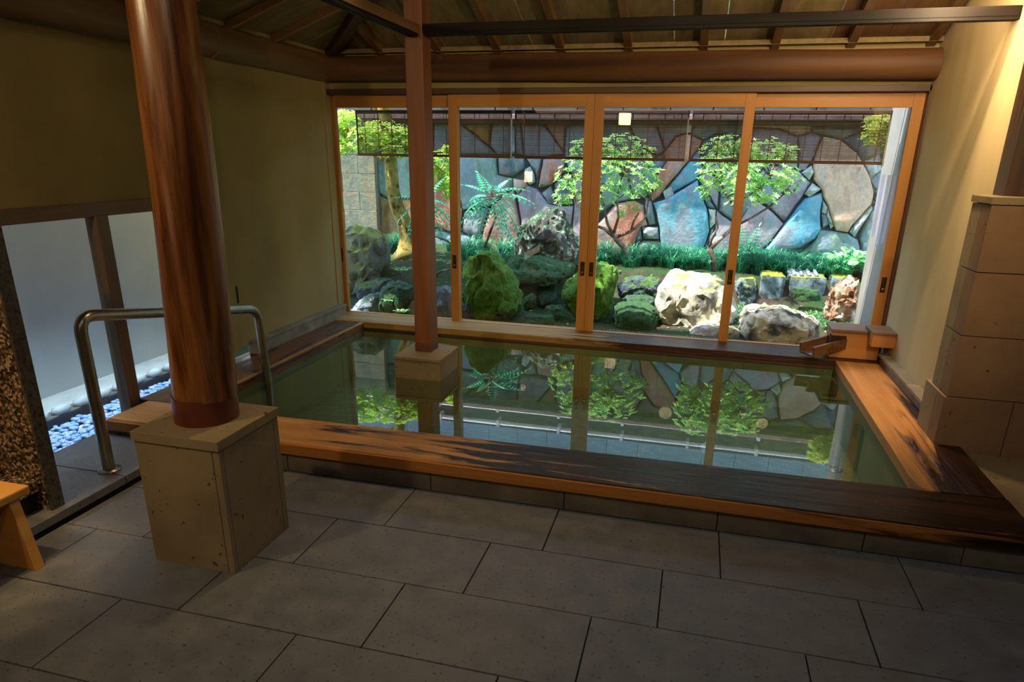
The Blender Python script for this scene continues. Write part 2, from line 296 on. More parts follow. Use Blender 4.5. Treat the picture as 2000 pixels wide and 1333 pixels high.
M['lf_canopy'] = leafmat('canopy_leaf', (60, 120, 40), (100, 160, 60), (150, 190, 80))
M['bark'] = rockmat('grey_brown_bark', [(0.3, (74, 58, 50)), (0.5, (130, 108, 96)), (0.7, (206, 190, 170))], None, scale=9)
M['bark_y'] = rockmat('yellow_flaking_bark', [(0.38, (66, 54, 30)), (0.47, (168, 146, 66)), (0.7, (190, 176, 120))], None, scale=9)
M['litter'] = leafmat('fallen_leaf', (110, 74, 52), (160, 120, 84), (206, 186, 150), 30, 0.1)
M['tilefrag'] = mat('grey_roof_tile', [(0.3, (84, 92, 104)), (0.7, (122, 130, 142))], 8)
def emit(name, col, s):
    mt = bpy.data.materials.new(name); mt.use_nodes = True; n = mt.node_tree; n.nodes.clear()
    o = n.nodes.new('ShaderNodeOutputMaterial'); e = n.nodes.new('ShaderNodeEmission'); e.inputs[0].default_value = col; e.inputs[1].default_value = s
    n.links.new(e.outputs[0], o.inputs[0]); return mt
M['lamp'] = emit('lit_paper_shade', (1.0, 0.66, 0.34, 1), 26)
M['lamp2'] = emit('lit_wall_shade', (1.0, 0.68, 0.40, 1), 12)

# ---------------------------------------------------------------- helpers
def link(name, me, mt, parent=None, kind=None, smooth=False):
    o = bpy.data.objects.new(name, me); COL.objects.link(o)
    if mt is not None and not me.materials: me.materials.append(mt)
    if parent is not None: o.parent = parent; o.matrix_parent_inverse = Matrix.Translation(-parent.location)
    if kind: o['kind'] = kind
    if smooth: me.polygons.foreach_set('use_smooth', [True] * len(me.polygons))
    return o
def tag(o, label, cat, group=None, kind=None):
    o['label'] = label; o['category'] = cat
    if group: o['group'] = group
    if kind: o['kind'] = kind
    return o
def empty(name, loc, label=None, cat=None, group=None, kind=None):
    o = bpy.data.objects.new(name, None); COL.objects.link(o); o.location = loc; o.empty_display_size = 0.1
    if label: tag(o, label, cat, group)
    if kind: o['kind'] = kind
    return o
class MB:
    def __init__(s): s.v = []; s.f = []
    def box(s, a, b):
        i = len(s.v); x0, y0, z0 = a; x1, y1, z1 = b
        s.v += [(x0, y0, z0), (x1, y0, z0), (x1, y1, z0), (x0, y1, z0), (x0, y0, z1), (x1, y0, z1), (x1, y1, z1), (x0, y1, z1)]
        s.f += [tuple(i + k for k in q) for q in ((0, 3, 2, 1), (4, 5, 6, 7), (0, 1, 5, 4), (1, 2, 6, 5), (2, 3, 7, 6), (3, 0, 4, 7))]; return s
    def hexa(s, p):   # eight corners: four below counter-clockwise, four above
        i = len(s.v); s.v += [tuple(q) for q in p]
        s.f += [tuple(i + k for k in q) for q in ((0, 3, 2, 1), (4, 5, 6, 7), (0, 1, 5, 4), (1, 2, 6, 5), (2, 3, 7, 6), (3, 0, 4, 7))]; return s
    def tube(s, pts, rad, n=8, cap=True):
        pts = [Vector(p) for p in pts]; k = len(pts)
        rad = [rad] * k if isinstance(rad, (int, float)) else rad
        up = None; base = len(s.v)
        for i, p in enumerate(pts):
            d = (pts[min(i + 1, k - 1)] - pts[max(i - 1, 0)]).normalized()
            if up is None: up = d.orthogonal().normalized()
            up = (up - d * up.dot(d)).normalized(); w = d.cross(up)
            for j in range(n):
                a = 2 * PI * j / n; s.v.append(tuple(p + (up * math.cos(a) + w * math.sin(a)) * rad[i]))
        for i in range(k - 1):
            for j in range(n):
                a = base + i * n + j; b = base + i * n + (j + 1) % n
                s.f.append((a, b, b + n, a + n))
        if cap:
            s.f.append(tuple(base + j for j in range(n))[::-1]); s.f.append(tuple(base + (k - 1) * n + j for j in range(n)))
        return s
    def build(s, name, mt, parent=None, kind=None, smooth=False, bev=0.0):
        me = bpy.data.meshes.new(name); me.from_pydata(s.v, [], s.f)
        if bev:
            bm = bmesh.new(); bm.from_mesh(me)
            bmesh.ops.bevel(bm, geom=bm.edges[:], offset=bev, segments=2, affect='EDGES', profile=0.6); bm.to_mesh(me); bm.free()
        me.update(); return link(name, me, mt, parent, kind, smooth)
def bx(name, a, b, mt, parent=None, bev=0.0, kind=None):
    return MB().box(a, b).build(name, mt, parent, kind, False, bev)
def cyl(name, p, q, r, mt, parent=None, n=24, kind=None):
    return MB().tube([p, q], r, n).build(name, mt, parent, kind, True)
def smooth_flat(o, ang=40):
    me = o.data
    try: me.set_sharp_from_angle(angle=math.radians(ang))
    except Exception: pass
    return o
def arc(pts, r, seg=6):
    """polyline with rounded corners"""
    pts = [Vector(p) for p in pts]; res = [pts[0]]
    for i in range(1, len(pts) - 1):
        a = (pts[i - 1] - pts[i]).normalized(); b = (pts[i + 1] - pts[i]).normalized()
        p0 = pts[i] + a * r; p1 = pts[i] + b * r
        for k in range(seg + 1):
            t = k / seg; res.append(p0 * (1 - t) ** 2 + pts[i] * 2 * t * (1 - t) + p1 * t * t)
    return res + [pts[-1]]

# ---------------------------------------------------------------- floor
fl = bx('floor', (-2.47, -3.0, -0.2), (3.2, 2.68, -0.012), M['grout'], kind='structure')
ROWS = [2.636, 2.288, 1.938, 1.585, 1.235, 0.885, 0.535]
PH = [-0.475, 0.0, -0.222, -0.452, -0.15, -0.4]
def tile(x0, x1, y0, y1):
    g = 0.0025; dz = random.uniform(-0.0008, 0.0008)
    o = bx('floor_tile', (x0 + g, y0 + g, -0.03), (x1 - g, y1 - g, dz), M['floor'], fl, bev=0.0018)
for r in range(6):
    k = -8
    while True:
        x0 = PH[r] + 0.6895 * k; x1 = x0 + 0.6895; k += 1
        if x0 > 2.4: break
        x0 = max(x0, -2.455); x1 = min(x1, 2.6)
        if x1 - x0 < 0.05: continue
        tile(x0, x1, ROWS[r + 1], ROWS[r])
bx('rear_paving', (-2.46, -3.0, -0.03), (3.2, 0.533, 0.0), M['floor'], fl)

# ---------------------------------------------------------------- room shell
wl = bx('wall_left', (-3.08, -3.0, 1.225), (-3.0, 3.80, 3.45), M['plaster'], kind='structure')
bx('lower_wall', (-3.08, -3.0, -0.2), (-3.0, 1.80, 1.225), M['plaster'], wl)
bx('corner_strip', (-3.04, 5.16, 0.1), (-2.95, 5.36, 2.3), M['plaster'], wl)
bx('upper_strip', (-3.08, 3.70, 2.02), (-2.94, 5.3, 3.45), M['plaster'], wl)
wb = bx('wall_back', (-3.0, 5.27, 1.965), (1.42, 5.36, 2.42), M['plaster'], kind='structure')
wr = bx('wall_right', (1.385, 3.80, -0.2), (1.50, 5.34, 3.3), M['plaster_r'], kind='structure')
bx('side_room_wall', (1.50, 3.82, -0.2), (3.2, 3.92, 3.3), M['mid_z'], wr)
bx('far_side_wall', (3.2, -3.0, -0.2), (3.3, 3.92, 3.3), M['plaster'], wr)
wf = bx('wall_front', (-3.1, -3.1, -0.2), (3.3, -3.0, 3.4), M['plaster'], kind='structure')
bx('trim_1', (-3.0, 5.235, 1.928), (1.385, 5.30, 1.968), M['dark_x'], kind='structure', bev=0.003)
bx('trim_2', (1.36, 3.70, 0.13), (1.47, 3.82, 3.3), M['dark_z'], kind='structure', bev=0.004)
bx('trim_3', (-3.02, 5.20, 0.14), (-2.965, 5.30, 1.97), M['dark_z'], kind='structure')
bx('trim_4', (1.372, 5.235, 0.16), (1.40, 5.30, 1.97), M['dark_z'], kind='structure')
bx('trim_5', (-3.01, -3.0, 1.165), (-2.975, 3.66, 1.235), M['mid_y'], kind='structure', bev=0.003)
bx('trim_6', (-3.02, 3.64, 0.12), (-2.945, 3.71, 1.235), M['mid_z'], kind='structure', bev=0.003)
# sliding panel on the left wall
d1 = empty('door_1', (-2.93, 4.45, 0.25), kind='structure')
bx('panel', (-2.962, 3.79, 0.22), (-2.935, 5.18, 2.05), M['plaster'], d1)
for y0, y1 in ((3.705, 3.79), (5.15, 5.19)):
    bx('stile', (-2.968, y0, 0.2), (-2.927, y1, 2.05), M['plaster'], d1, bev=0.003)
bx('finger_slot', (-2.9345, 3.835, 0.525), (-2.930, 3.850, 0.64), M['void'], d1)
# stone skirtings
b1 = empty('baseboard_left', (-2.9, 4.5, 0.14), kind='structure')
bx('skirting_stone', (-2.96, 3.93, 0.12), (-2.885, 5.20, 0.225), M['skirt'], b1, bev=0.004)
bx('skirting_cap', (-2.96, 3.92, 0.228), (-2.878, 5.20, 0.25), M['skirt'], b1, bev=0.004)
b2 = empty('baseboard_right', (1.35, 4.5, 0.14), kind='structure')
bx('skirting_stone', (1.335, 4.02, 0.10), (1.39, 5.02, 0.20), M['skirt'], b2, bev=0.004)
for k in range(3):
    y0 = 3.98 + k * 0.347
    bx('skirting_cap', (1.315, y0, 0.203), (1.39, y0 + 0.343, 0.225), M['skirt'], b2, bev=0.004)

# ---------------------------------------------------------------- ceiling
SL = 0.36; Z0 = 2.275
def zb(y): return Z0 + SL * (5.2 - y)
ce = empty('ceiling', (0, 4, 2.6), kind='structure')
YT = 2.3; ZT = zb(YT)
def hipx(y): return -2.85 + (5.2 - y)
nb = 13
for k in range(nb):     # boards of the slope above the window, running up from the eaves
    x0 = -2.95 + k * 0.335; x1 = x0 + 0.331
    def bot(x): return 5.42
    pts = []
    def yl(x): return max(YT, min(5.42, 5.2 - (x + 2.85)))
    p = []
    for dz in (0.0, 0.02):
        for (x, y) in ((x0, yl(x0) if yl(x0) < 5.3 else 5.3), (x1, yl(x1)), (x1, 5.42), (x0, 5.42)):
            p.append((x, y, zb(y) + dz + (k % 2) * 0.004))
    MB().hexa(p).build('ceiling_board', M['board'] if k < 11 else M['mid_y'], ce)
for k in range(22):     # boards of the slope above the left wall
    y1 = 5.30 - k * 0.385; y0 = y1 - 0.381
    def xr(y): return min(-2.85 + (5.2 - y), -2.85 + (5.2 - YT))
    p = []
    for dz in (0.0, 0.02):
        for (x, y) in ((-3.1, y0), (max(xr(y0), -3.0), y0), (max(xr(y1), -3.0), y1), (-3.1, y1)):
            p.append((x, y, Z0 + SL * (x + 2.85) + dz + (k % 2) * 0.004))
    MB().hexa(p).build('ceiling_board', M['boardx'], ce)
bx('ceiling_flat', (-3.1, -3.1, ZT + 0.03), (3.3, 3.9, ZT + 0.08), M['board'], ce)
def beam(name, p, q, w, h, mt, parent):
    p = Vector(p); q = Vector(q); d = (q - p).normalized(); s = d.cross(Vector((0, 0, 1))).normalized(); u = s.cross(d)
    c = [p - s * w / 2 - u * h, p + s * w / 2 - u * h, q + s * w / 2 - u * h, q - s * w / 2 - u * h]
    c += [v + u * h for v in c]
    return MB().hexa(c).build(name, mt, parent, bev=0.003)
for x in (-2.46, -1.99, -1.53, -1.06, -0.58, -0.07, 0.39, 0.86, 1.33):
    yt = max(YT, 5.2 - (x + 2.85))
    beam('rafter', (x, 5.30, zb(5.30)), (x, yt, zb(yt)), 0.055, 0.055, M['mid_y'], ce)
for y in (4.54, 4.06, 3.58, 3.10, 2.62, 2.14, 1.66, 1.18):
    x1 = min(-2.85 + (5.2 - y), -0.1)
    beam('rafter', (-2.97, y, Z0 + SL * (-0.12)), (x1, y, Z0 + SL * (x1 + 2.85)), 0.055, 0.055, M['mid_x'], ce)
t1 = 5.2 - YT
beam('hip_rafter', (-2.93, 5.28, Z0 - 0.03), (-2.85 + t1, 5.2 - t1, ZT), 0.075, 0.075, M['dark_y'], ce)
bx('eaves_strip', (-2.9, 5.20, 2.215), (1.385, 5.27, 2.245), M['board'], ce)
# log wall plates
def log(name, p, q, r, mt, label, n=24, seg=14):
    p = Vector(p); q = Vector(q); pts = []; rr = []
    for i in range(seg + 1):
        t = i / seg; c = p.lerp(q, t)
        pts.append(c + Vector((0, 0, 1)) * 0.008 * noise.noise(c * 1.3)); rr.append(r * (1 + 0.06 * noise.noise(c * 1.7 + Vector((5, 1, 2)))))
    o = MB().tube(pts, rr, n).build(name, mt, None, None, True); tag(o, label, 'beam'); smooth_flat(o, 50); return o
log('log_beam', (-2.955, 3.86, 2.120), (-2.955, 5.28, 2.118), 0.106, M['logbeam'], 'thick peeled log along the top of the left wall, ending at the window corner')
log('log_beam', (-2.965, -2.9, 2.13), (-2.957, 3.858, 2.123), 0.102, M['logbeam'], 'long peeled log above the frosted windows, passing behind the log pillar')
log('log_beam', (-2.9, 5.20, 2.112), (1.38, 5.20, 2.085), 0.092, M['logbeamx'], 'long dark log lying across the whole top of the garden window')

# ---------------------------------------------------------------- garden window: four sliding panels
ZS = 0.155
def sash(n, x0, x1, y, pulls):
    w = empty('window_%d' % n, ((x0 + x1) / 2, y, ZS), kind='structure')
    sw = 0.068; a, b = y - 0.017, y + 0.017
    bx('stile', (x0, a, ZS - 0.03), (x0 + sw, b, 1.925), M['honey_z'], w, bev=0.002)
    bx('stile', (x1 - sw, a, ZS - 0.03), (x1, b, 1.925), M['honey_z'], w, bev=0.002)
    bx('top_rail', (x0 + sw, a + 0.001, 1.835), (x1 - sw, b - 0.001, 1.925), M['honey_x'], w, bev=0.002)
    bx('bottom_rail', (x0 + sw, a + 0.001, ZS - 0.04), (x1 - sw, b - 0.001, ZS + 0.004), M['honey_x'], w)
    g = bx('glass_pane', (x0 + sw - 0.004, y - 0.002, ZS), (x1 - sw + 0.004, y + 0.002, 1.84), M['glass'], w)
    for px in pulls:
        f = bx('finger_pull', (px - 0.017, a - 0.002, 0.60), (px + 0.017, a + 0.004, 0.71), M['bronze'], w)
        bx('pull_lip', (px - 0.007, a - 0.004, 0.62), (px + 0.009, a, 0.633), M['brass'], f)
sash(1, -2.985, -1.87, 5.318, [-2.955])
sash(2, -1.938, -0.806, 5.282, [-1.905, -0.84])
sash(3, -0.804, 0.312, 5.282, [-0.77, 0.278])
sash(4, 0.245, 1.372, 5.318, [1.335])

# ---------------------------------------------------------------- left windows
def leftwin(n, y0, y1):
    w = empty('window_%d' % n, (-3.0, (y0 + y1) / 2, 0.1), kind='structure')
    bx('stile', (-3.04, y1 - 0.075, 0.02), (-2.965, y1, 1.17), M['mid_z'], w, bev=0.003)
    bx('sill_rail', (-3.03, y0, -0.02), (-2.99, y1 - 0.075, 0.035), M['mid_y'], w)
    bx('glass_pane', (-3.014, y0, 0.03), (-3.010, y1 - 0.07, 1.17), M['glass_left'], w)
leftwin(5, 1.82, 2.94)
leftwin(6, 2.94, 3.665)
# outside strip behind those windows
gb = bx('ground_strip', (-3.80, 0.5, -0.2), (-3.02, 5.4, -0.03), M['soil'], kind='structure')
MBp = MB(); ico = bmesh.new(); bmesh.ops.create_icosphere(ico, subdivisions=1, radius=1)
IV = [v.co.copy() for v in ico.verts]; IF = [tuple(v.index for v in f.verts) for f in ico.faces]; ico.free()
def blob(mb, c, s, rz, tilt=0):
    R = Matrix.Rotation(rz, 3, 'Z') @ Matrix.Rotation(tilt, 3, 'X'); i = len(mb.v)
    for v in IV: mb.v.append(tuple(Vector(c) + R @ Vector((v.x * s[0], v.y * s[1], v.z * s[2]))))
    mb.f += [tuple(i + k for k in f) for f in IF]
for k in range(1900):
    x = random.uniform(-3.43, -3.03); y = random.uniform(1.9, 4.0); a = random.uniform(0.014, 0.026)
    blob(MBp, (x, y, random.uniform(-0.03, 0.0)), (a, a * random.uniform(0.6, 0.9), a * 0.5), random.uniform(0, PI), random.uniform(-0.3, 0.3))
tag(MBp.build('gravel', M['pebble'], None, 'stuff', True), 'bed of smooth blue-grey pebbles outside the left windows', 'pebbles')
MBp = MB()
for k in range(320):
    x = random.uniform(-2.96, -2.74); y = random.uniform(1.95, 2.6); a = random.uniform(0.014, 0.026)
    blob(MBp, (x, y, random.uniform(0.0, 0.05)), (a, a * 0.75, a * 0.5), random.uniform(0, PI))
for k in range(14):
    y = 2.0 + k * 0.145; mb = MB(); blob(mb, (-3.475, y, 0.055), (0.035, 0.07, 0.035), 0)
    o = mb.build('edging_stone', M['edgestone'], None, None, True)
    tag(o, 'white rounded edging stone in the row behind the pebble bed', 'stone', 'white edging stones behind the pebbles')
tag(bx('edging_strip', (-3.46, 1.7, -0.06), (-3.44, 4.3, 0.03), M['blackstrip']), 'black edging strip between the pebbles and the white stones', 'edging')
sc_ = empty('privacy_screen', (-3.62, 3, 0), 'smooth grey-white screen board standing outside the left windows', 'screen')
bx('board', (-3.80, 0.5, -0.1), (-3.76, 4.9, 1.75), M['board_white'], sc_)
nb_ = empty('sun_blocker', (-6.2, -0.5, 0), 'unseen added building wall beside the bathhouse on the left', 'blocker')  # out of view, added to block the sun from the left windows
bx('wall', (-6.6, -5.0, -0.2), (-6.0, 3.5, 8.8), M['nwall'], nb_)
bx('foot_strip', (-3.76, 0.5, -0.03), (-3.53, 4.9, 0.045), M['edgestone'], sc_, bev=0.004)

# ---------------------------------------------------------------- bath
XL, XR, YF, YB, ZC = -2.62, 1.043, 2.965, 4.97, 0.147
bp = empty('bath_pool', (-0.8, 3.9, 0), 'large sunken bath with wide timber rim and stone plinth in front of the window', 'bath')
def plank(name, pts, z0, z1, mt, bev=0.006):
    n = len(pts); mb = MB(); mb.v = [(x, y, z0) for x, y in pts] + [(x, y, z1) for x, y in pts]
    mb.f = [tuple(range(n))[::-1], tuple(range(n, 2 * n))] + [(i, (i + 1) % n, n + (i + 1) % n, n + i) for i in range(n)]
    return mb.build(name, mt, bp, bev=bev)
plank('front_plank', [(-2.92, 2.66), (1.39, 2.645), (1.39, 2.99), (1.09, 2.975), (1.0, 2.985), (-2.05, 2.945), (-2.92, 2.945)], 0.088, ZC, M['curb_front'], 0.007)
bx('front_edge_strip', (-2.921, 2.640, 0.087), (1.391, 2.662, 0.1405), M['curb_face'], bp, bev=0.003)
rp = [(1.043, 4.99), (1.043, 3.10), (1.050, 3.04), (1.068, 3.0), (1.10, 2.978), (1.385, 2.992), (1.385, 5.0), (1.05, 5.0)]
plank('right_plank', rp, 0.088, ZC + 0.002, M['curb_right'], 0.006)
plank('left_plank', [(-2.99, 2.95), (XL, 2.95), (XL, 4.99), (-2.99, 4.99)], 0.088, ZC, M['curb_left'], 0.006)
bx('left_plank_edge', (XL - 0.03, 2.95, 0.143), (XL + 0.002, 4.99, ZC + 0.004), M['sill'], bp, bev=0.003)
plank('back_sill', [(-2.95, 4.995), (1.385, 4.995), (1.385, 5.36), (-2.95, 5.36)], 0.105, 0.156, M['sill'], 0.006)
bx('sill_face', (XL, 4.99, 0.08), (1.385, 5.03, 0.106), M['dark_x'], bp)
xs = [-2.86, -1.86, -1.10, -0.46, 0.205, 0.78, 1.14, 1.44]
for a, b in zip(xs, xs[1:]):
    bx('plinth_block', (a + 0.002, 2.662, -0.02), (b - 0.002, 2.90, 0.087), M['plinth'], bp, bev=0.003)
for k in range(4):
    bx('left_deck_stone', (-3.0, 2.70 + k * 0.31, 0.02), (-2.66, 3.006 + k * 0.31, 0.088), M['plinth'], bp)
ZF = -0.24
bx('basin_floor', (XL, YF - 0.02, ZF - 0.05), (XR, YB + 0.02, ZF), M['mosaic'], bp)
bx('basin_wall', (XL - 0.05, 2.9, ZF), (XL, 5.04, 0.09), M['basin'], bp)
bx('basin_wall', (XR, 2.9, ZF), (XR + 0.05, 5.04, 0.09), M['basin'], bp)
for k in range(6):
    x0 = XL + k * 0.61; bx('basin_wall', (x0 + 0.001, YB + 0.02, ZF), (x0 + 0.609, YB + 0.07, 0.083), M['basin'], bp, bev=0.002)
bx('basin_wall', (XL, 2.90, ZF), (XR, 2.955, 0.09), M['basin'], bp)
dr = MB()
dr.tube([(0.92 + 0.05 * math.cos(t), 3.98 + 0.05 * math.sin(t), ZF + 0.004) for t in [2 * PI * i / 24 for i in range(25)]], 0.006, 6)
dr.tube([(0.92 + 0.028 * math.cos(t), 3.98 + 0.028 * math.sin(t), ZF + 0.004) for t in [2 * PI * i / 20 for i in range(21)]], 0.005, 6)
dr.build('drain_grate', M['steel'], bp)
wt = MB(); wt.v = [(XL + 0.0, YF - 0.02, 0.09), (XR, YF - 0.02, 0.09), (XR, 5.0, 0.09), (XL, 5.0, 0.09)]; wt.f = [(0, 1, 2, 3)]
tag(wt.build('bath_water', M['water']), 'still greenish bath water mirroring the garden', 'water')
# step beside the bath
stp = empty('stone_step', (-2.6, 2.2, 0), 'low grey stone step on the left carrying the handrail foot', 'step')
for a, b in ((1.78, 2.27), (2.275, 2.655)):
    bx('step_slab', (-3.0 if a < 2 else -2.99, a, 0.022), (-2.455, b, 0.06), M['floor'], stp, bev=0.003)
bx('riser', (-2.99, 1.78, -0.03), (-2.475, 2.655, 0.022), M['grout'], stp)
tag(MBp.build('gravel', M['pebble'], None, 'stuff', True), 'few shaded grey pebbles on the step beside the granite slab', 'pebbles')

# ---------------------------------------------------------------- log pillar on its stone pedestal
pd = empty('pillar_pedestal', (-1.718, 1.993, 0), 'square tuff pedestal under the round log pillar, standing on the floor', 'pedestal')
X0, X1, Y0, Y1 = -1.893, -1.541, 1.816, 2.170
bx('core', (X0 + 0.012, Y0 + 0.012, 0), (X1 - 0.012, Y1 - 0.012, 0.50), M['grout'], pd)
bx('front_panel', (X0, Y0, 0.0), (X1 - 0.030, Y0 + 0.03, 0.499), M['tuff'], pd, bev=0.002)
bx('corner_strip', (X1 - 0.027, Y0, 0.0), (X1, Y0 + 0.02, 0.499), M['tuff'], pd, bev=0.002)
bx('side_panel', (X1 - 0.02, Y0 + 0.022, 0.0), (X1, Y1 - 0.034, 0.499), M['tuff'], pd, bev=0.002)
bx('corner_strip', (X1 - 0.02, Y1 - 0.031, 0.0), (X1, Y1, 0.499), M['tuff'], pd, bev=0.002)
bx('side_panel', (X0, Y0 + 0.032, 0.0), (X0 + 0.02, Y1, 0.499), M['tuff'], pd, bev=0.002)
bx('rear_panel', (X0 + 0.022, Y1 - 0.02, 0.0), (X1 - 0.022, Y1, 0.499), M['tuff'], pd, bev=0.002)
bx('cap_slab', (X0 - 0.006, Y0 - 0.008, 0.503), (X1 + 0.006, 2.02, 0.54), M['tuff'], pd, bev=0.002)
bx('cap_slab', (X0 - 0.006, 2.0225, 0.503), (X1 + 0.006, Y1 + 0.006, 0.539), M['tuff'], pd, bev=0.002)
pl = empty('log_pillar', (-1.728, 2.005, 0.54), 'polished round log pillar with a red-brown collar, on the tuff pedestal', 'pillar')
pts, rr = [], []
for i in range(41):
    z = 0.635 + (3.2 - 0.635) * i / 40; t = (z - 0.54) / 1.4
    sh = 0.045 * (1 - math.exp(-1.9 * t)) / (1 - math.exp(-1.9))
    pts.append((-1.728 + sh, 2.005 + 0.01 * t, z)); rr.append(0.1135 - 0.0125 * min(t, 1.2))
mb = MB(); mb.tube(pts, rr, 40)
mb.v = [tuple(Vector(v) + (Vector(v) - Vector((-1.70, 2.0, v[2]))).normalized() * (0.004 * noise.noise(Vector((v[0] * 14, v[1] * 14, v[2] * 1.3))) + 0.002 * noise.noise(Vector((v[0] * 30, v[1] * 30, v[2] * 2))))) for v in mb.v]
smooth_flat(mb.build('shaft', M['log'], pl, smooth=True), 60)
o = cyl('collar', (-1.728, 2.005, 0.54), (-1.726, 2.005, 0.64), 0.1145, M['sleeve_red'], pl, 40); smooth_flat(o, 50)
# ---------------------------------------------------------------- square post in the bath
pp = empty('pool_pedestal', (-1.68, 4.06, ZF), 'small stone block with a flat cap standing in the bath water', 'pedestal')
bx('block', (-1.84, 3.90, ZF), (-1.522, 4.24, 0.215), M['tuff'], pp, bev=0.003)
bx('cap_slab', (-1.846, 3.893, 0.2165), (-1.516, 4.247, 0.237), M['tuff'], pp, bev=0.002)
sp_ = empty('square_post', (-1.69, 4.11, 0.237), 'square red-brown timber post standing on the stone block in the bath', 'post')
bx('foot', (-1.7525, 4.042, 0.237), (-1.6375, 4.177, 0.29), M['postlow'], sp_, bev=0.004)
bx('shaft', (-1.7515, 4.043, 0.29), (-1.6385, 4.176, 3.0), M['post'], sp_, bev=0.006)
# tie beams
tb = empty('tie_beam', (-0.2, 4.11, 2.17), 'thin dark grooved beam from the square post to the right wall', 'beam')
bx('rail', (-1.6385, 4.045, 2.157), (1.42, 4.115, 2.202), M['black_x'], tb, bev=0.003)
for k in range(3): bx('groove_lip', (-1.63, 4.048 + k * 0.025, 2.143), (1.388, 4.060 + k * 0.025, 2.157), M['black_x'], tb)
tb = empty('tie_beam', (-1.69, 3.0, 2.17), 'grooved beam from the square post back towards the log pillar', 'beam')
bx('rail', (-1.725, 2.12, 2.150), (-1.655, 4.043, 2.198), M['mid_y'], tb, bev=0.003)
for k in range(3): bx('groove_lip', (-1.723 + k * 0.025, 2.12, 2.136), (-1.711 + k * 0.025, 4.04, 2.150), M['black_x'], tb)

# ---------------------------------------------------------------- handrail
hr = empty('handrail', (-2.57, 2.30, 0.06), 'bent brushed steel handrail leading down into the bath', 'handrail')
pth = arc([(-2.572, 2.30, 0.06), (-2.572, 2.296, 0.805), (-2.57, 3.53, 0.578), (-2.57, 3.585, ZF)], 0.085, 8)
smooth_flat(MB().tube(pth, 0.0265, 18).build('tube', M['steel'], hr, smooth=True), 50)
cyl('flange', (-2.572, 2.30, 0.06), (-2.572, 2.30, 0.068), 0.05, M['steel'], hr)

# ---------------------------------------------------------------- washing place at the left edge
gp = empty('granite_partition', (-2.9, 1.93, 0), 'speckled brown granite partition slab at the left edge', 'partition')
bx('slab', (-3.4, 1.925, 0.0), (-2.503, 1.985, 1.33), M['granite'], gp)
bx('polished_edge', (-2.503, 1.925, 0.0), (-2.492, 1.985, 1.33), M['granite_edge'], gp, bev=0.002)
gs = empty('granite_shelf', (-2.75, 1.85, 0), 'low granite ledge at the foot of the speckled partition', 'shelf')
bx('top_slab', (-3.2, 1.80, 0.15), (-2.53, 1.923, 0.20), M['granite'], gs, bev=0.003)
bx('recess', (-3.2, 1.85, 0.0), (-2.56, 1.923, 0.149), M['void'], gs)
kn = empty('tap_knob', (-2.83, 1.915, 0.27), 'chrome tap knob on the granite partition', 'tap')
cyl('knob', (-2.83, 1.89, 0.27), (-2.83, 1.87, 0.27), 0.04, M['steel'], kn); cyl('stem', (-2.83, 1.925, 0.27), (-2.83, 1.885, 0.27), 0.015, M['steel'], kn)
# bath stool, turned a little
ca = at(57, 948, z=0.315)
ang = math.radians(0)
so_ = empty('bath_stool', (ca.x, ca.y, 0), 'pale hinoki bath stool with slab sides at the left edge', 'stool')
def rb(name, a, b, mt, bev=0.006):
    o = bx(name, a, b, mt, None, bev); o.parent = so_; return o
rb('seat', (-0.46, -0.36, 0.283), (0.0, 0.0, 0.315), M['stool'])
for y0, y1 in ((-0.078, -0.040), (-0.33, -0.292)):
    o = MB().hexa([(-0.45, y0, 0), (0.036, y0, 0), (0.036, y1, 0), (-0.45, y1, 0), (-0.45, y0, .283), (-0.012, y0, .283), (-0.012, y1, .283), (-0.45, y1, .283)]).build('leg', M['stool'], None, None, False, .004); o.parent = so_
rb('stretcher', (-0.30, -0.292, 0.13), (-0.27, -0.078, 0.17), M['stool'])
so_.rotation_euler = (0, 0, ang)

# ---------------------------------------------------------------- spout box
sb = empty('spout_box', (1.17, 5.15, 0.158), 'square hinoki spout box with a flat lid on the far right corner of the bath', 'spout')
bx('body', (1.005, 5.05, 0.158), (1.325, 5.25, 0.345), M['box'], sb, bev=0.004)
bx('lid', (0.992, 5.035, 0.346), (1.340, 5.262, 0.368), M['lid'], sb, bev=0.004)
bx('outlet', (0.998, 5.043, 0.235), (1.10, 5.10, 0.320), M['void'], sb)
def trough():
    S = Vector((1.09, 5.13, 0.245)); E = Vector((0.835, 4.975, 0.195)); d = (E - S); dl = d.length; d.normalize()
    s = d.cross(Vector((0, 0, 1))).normalized(); u = s.cross(d)
    def bar(name, a0, a1, h0, h1, l0, l1, mt):
        p = []
        for h in (h0, h1):
            for l, a in ((l0, a0), (l1, a0), (l1, a1), (l0, a1)):
                p.append(S + d * l + s * a + u * h)
        MB().hexa(p).build(name, mt, sb, bev=0.003)
    bar('trough_floor', -0.065, 0.065, -0.016, 0.0, 0, dl, M['trough'])
    bar('trough_side', -0.078, -0.058, -0.018, 0.058, 0.0, dl - 0.01, M['trough'])
    bar('trough_side', 0.058, 0.078, -0.018, 0.058, 0.0, dl - 0.01, M['trough'])
trough()
pb = empty('pipe_box', (1.33, 5.1, 0.29), 'small brown timber box fixed to the right wall behind the spout box', 'box')
bx('body', (1.24, 4.93, 0.285), (1.384, 5.14, 0.375), M['box'], pb, bev=0.003)
bx('lid', (1.23, 4.92, 0.376), (1.384, 5.15, 0.392), M['lid'], pb, bev=0.003)

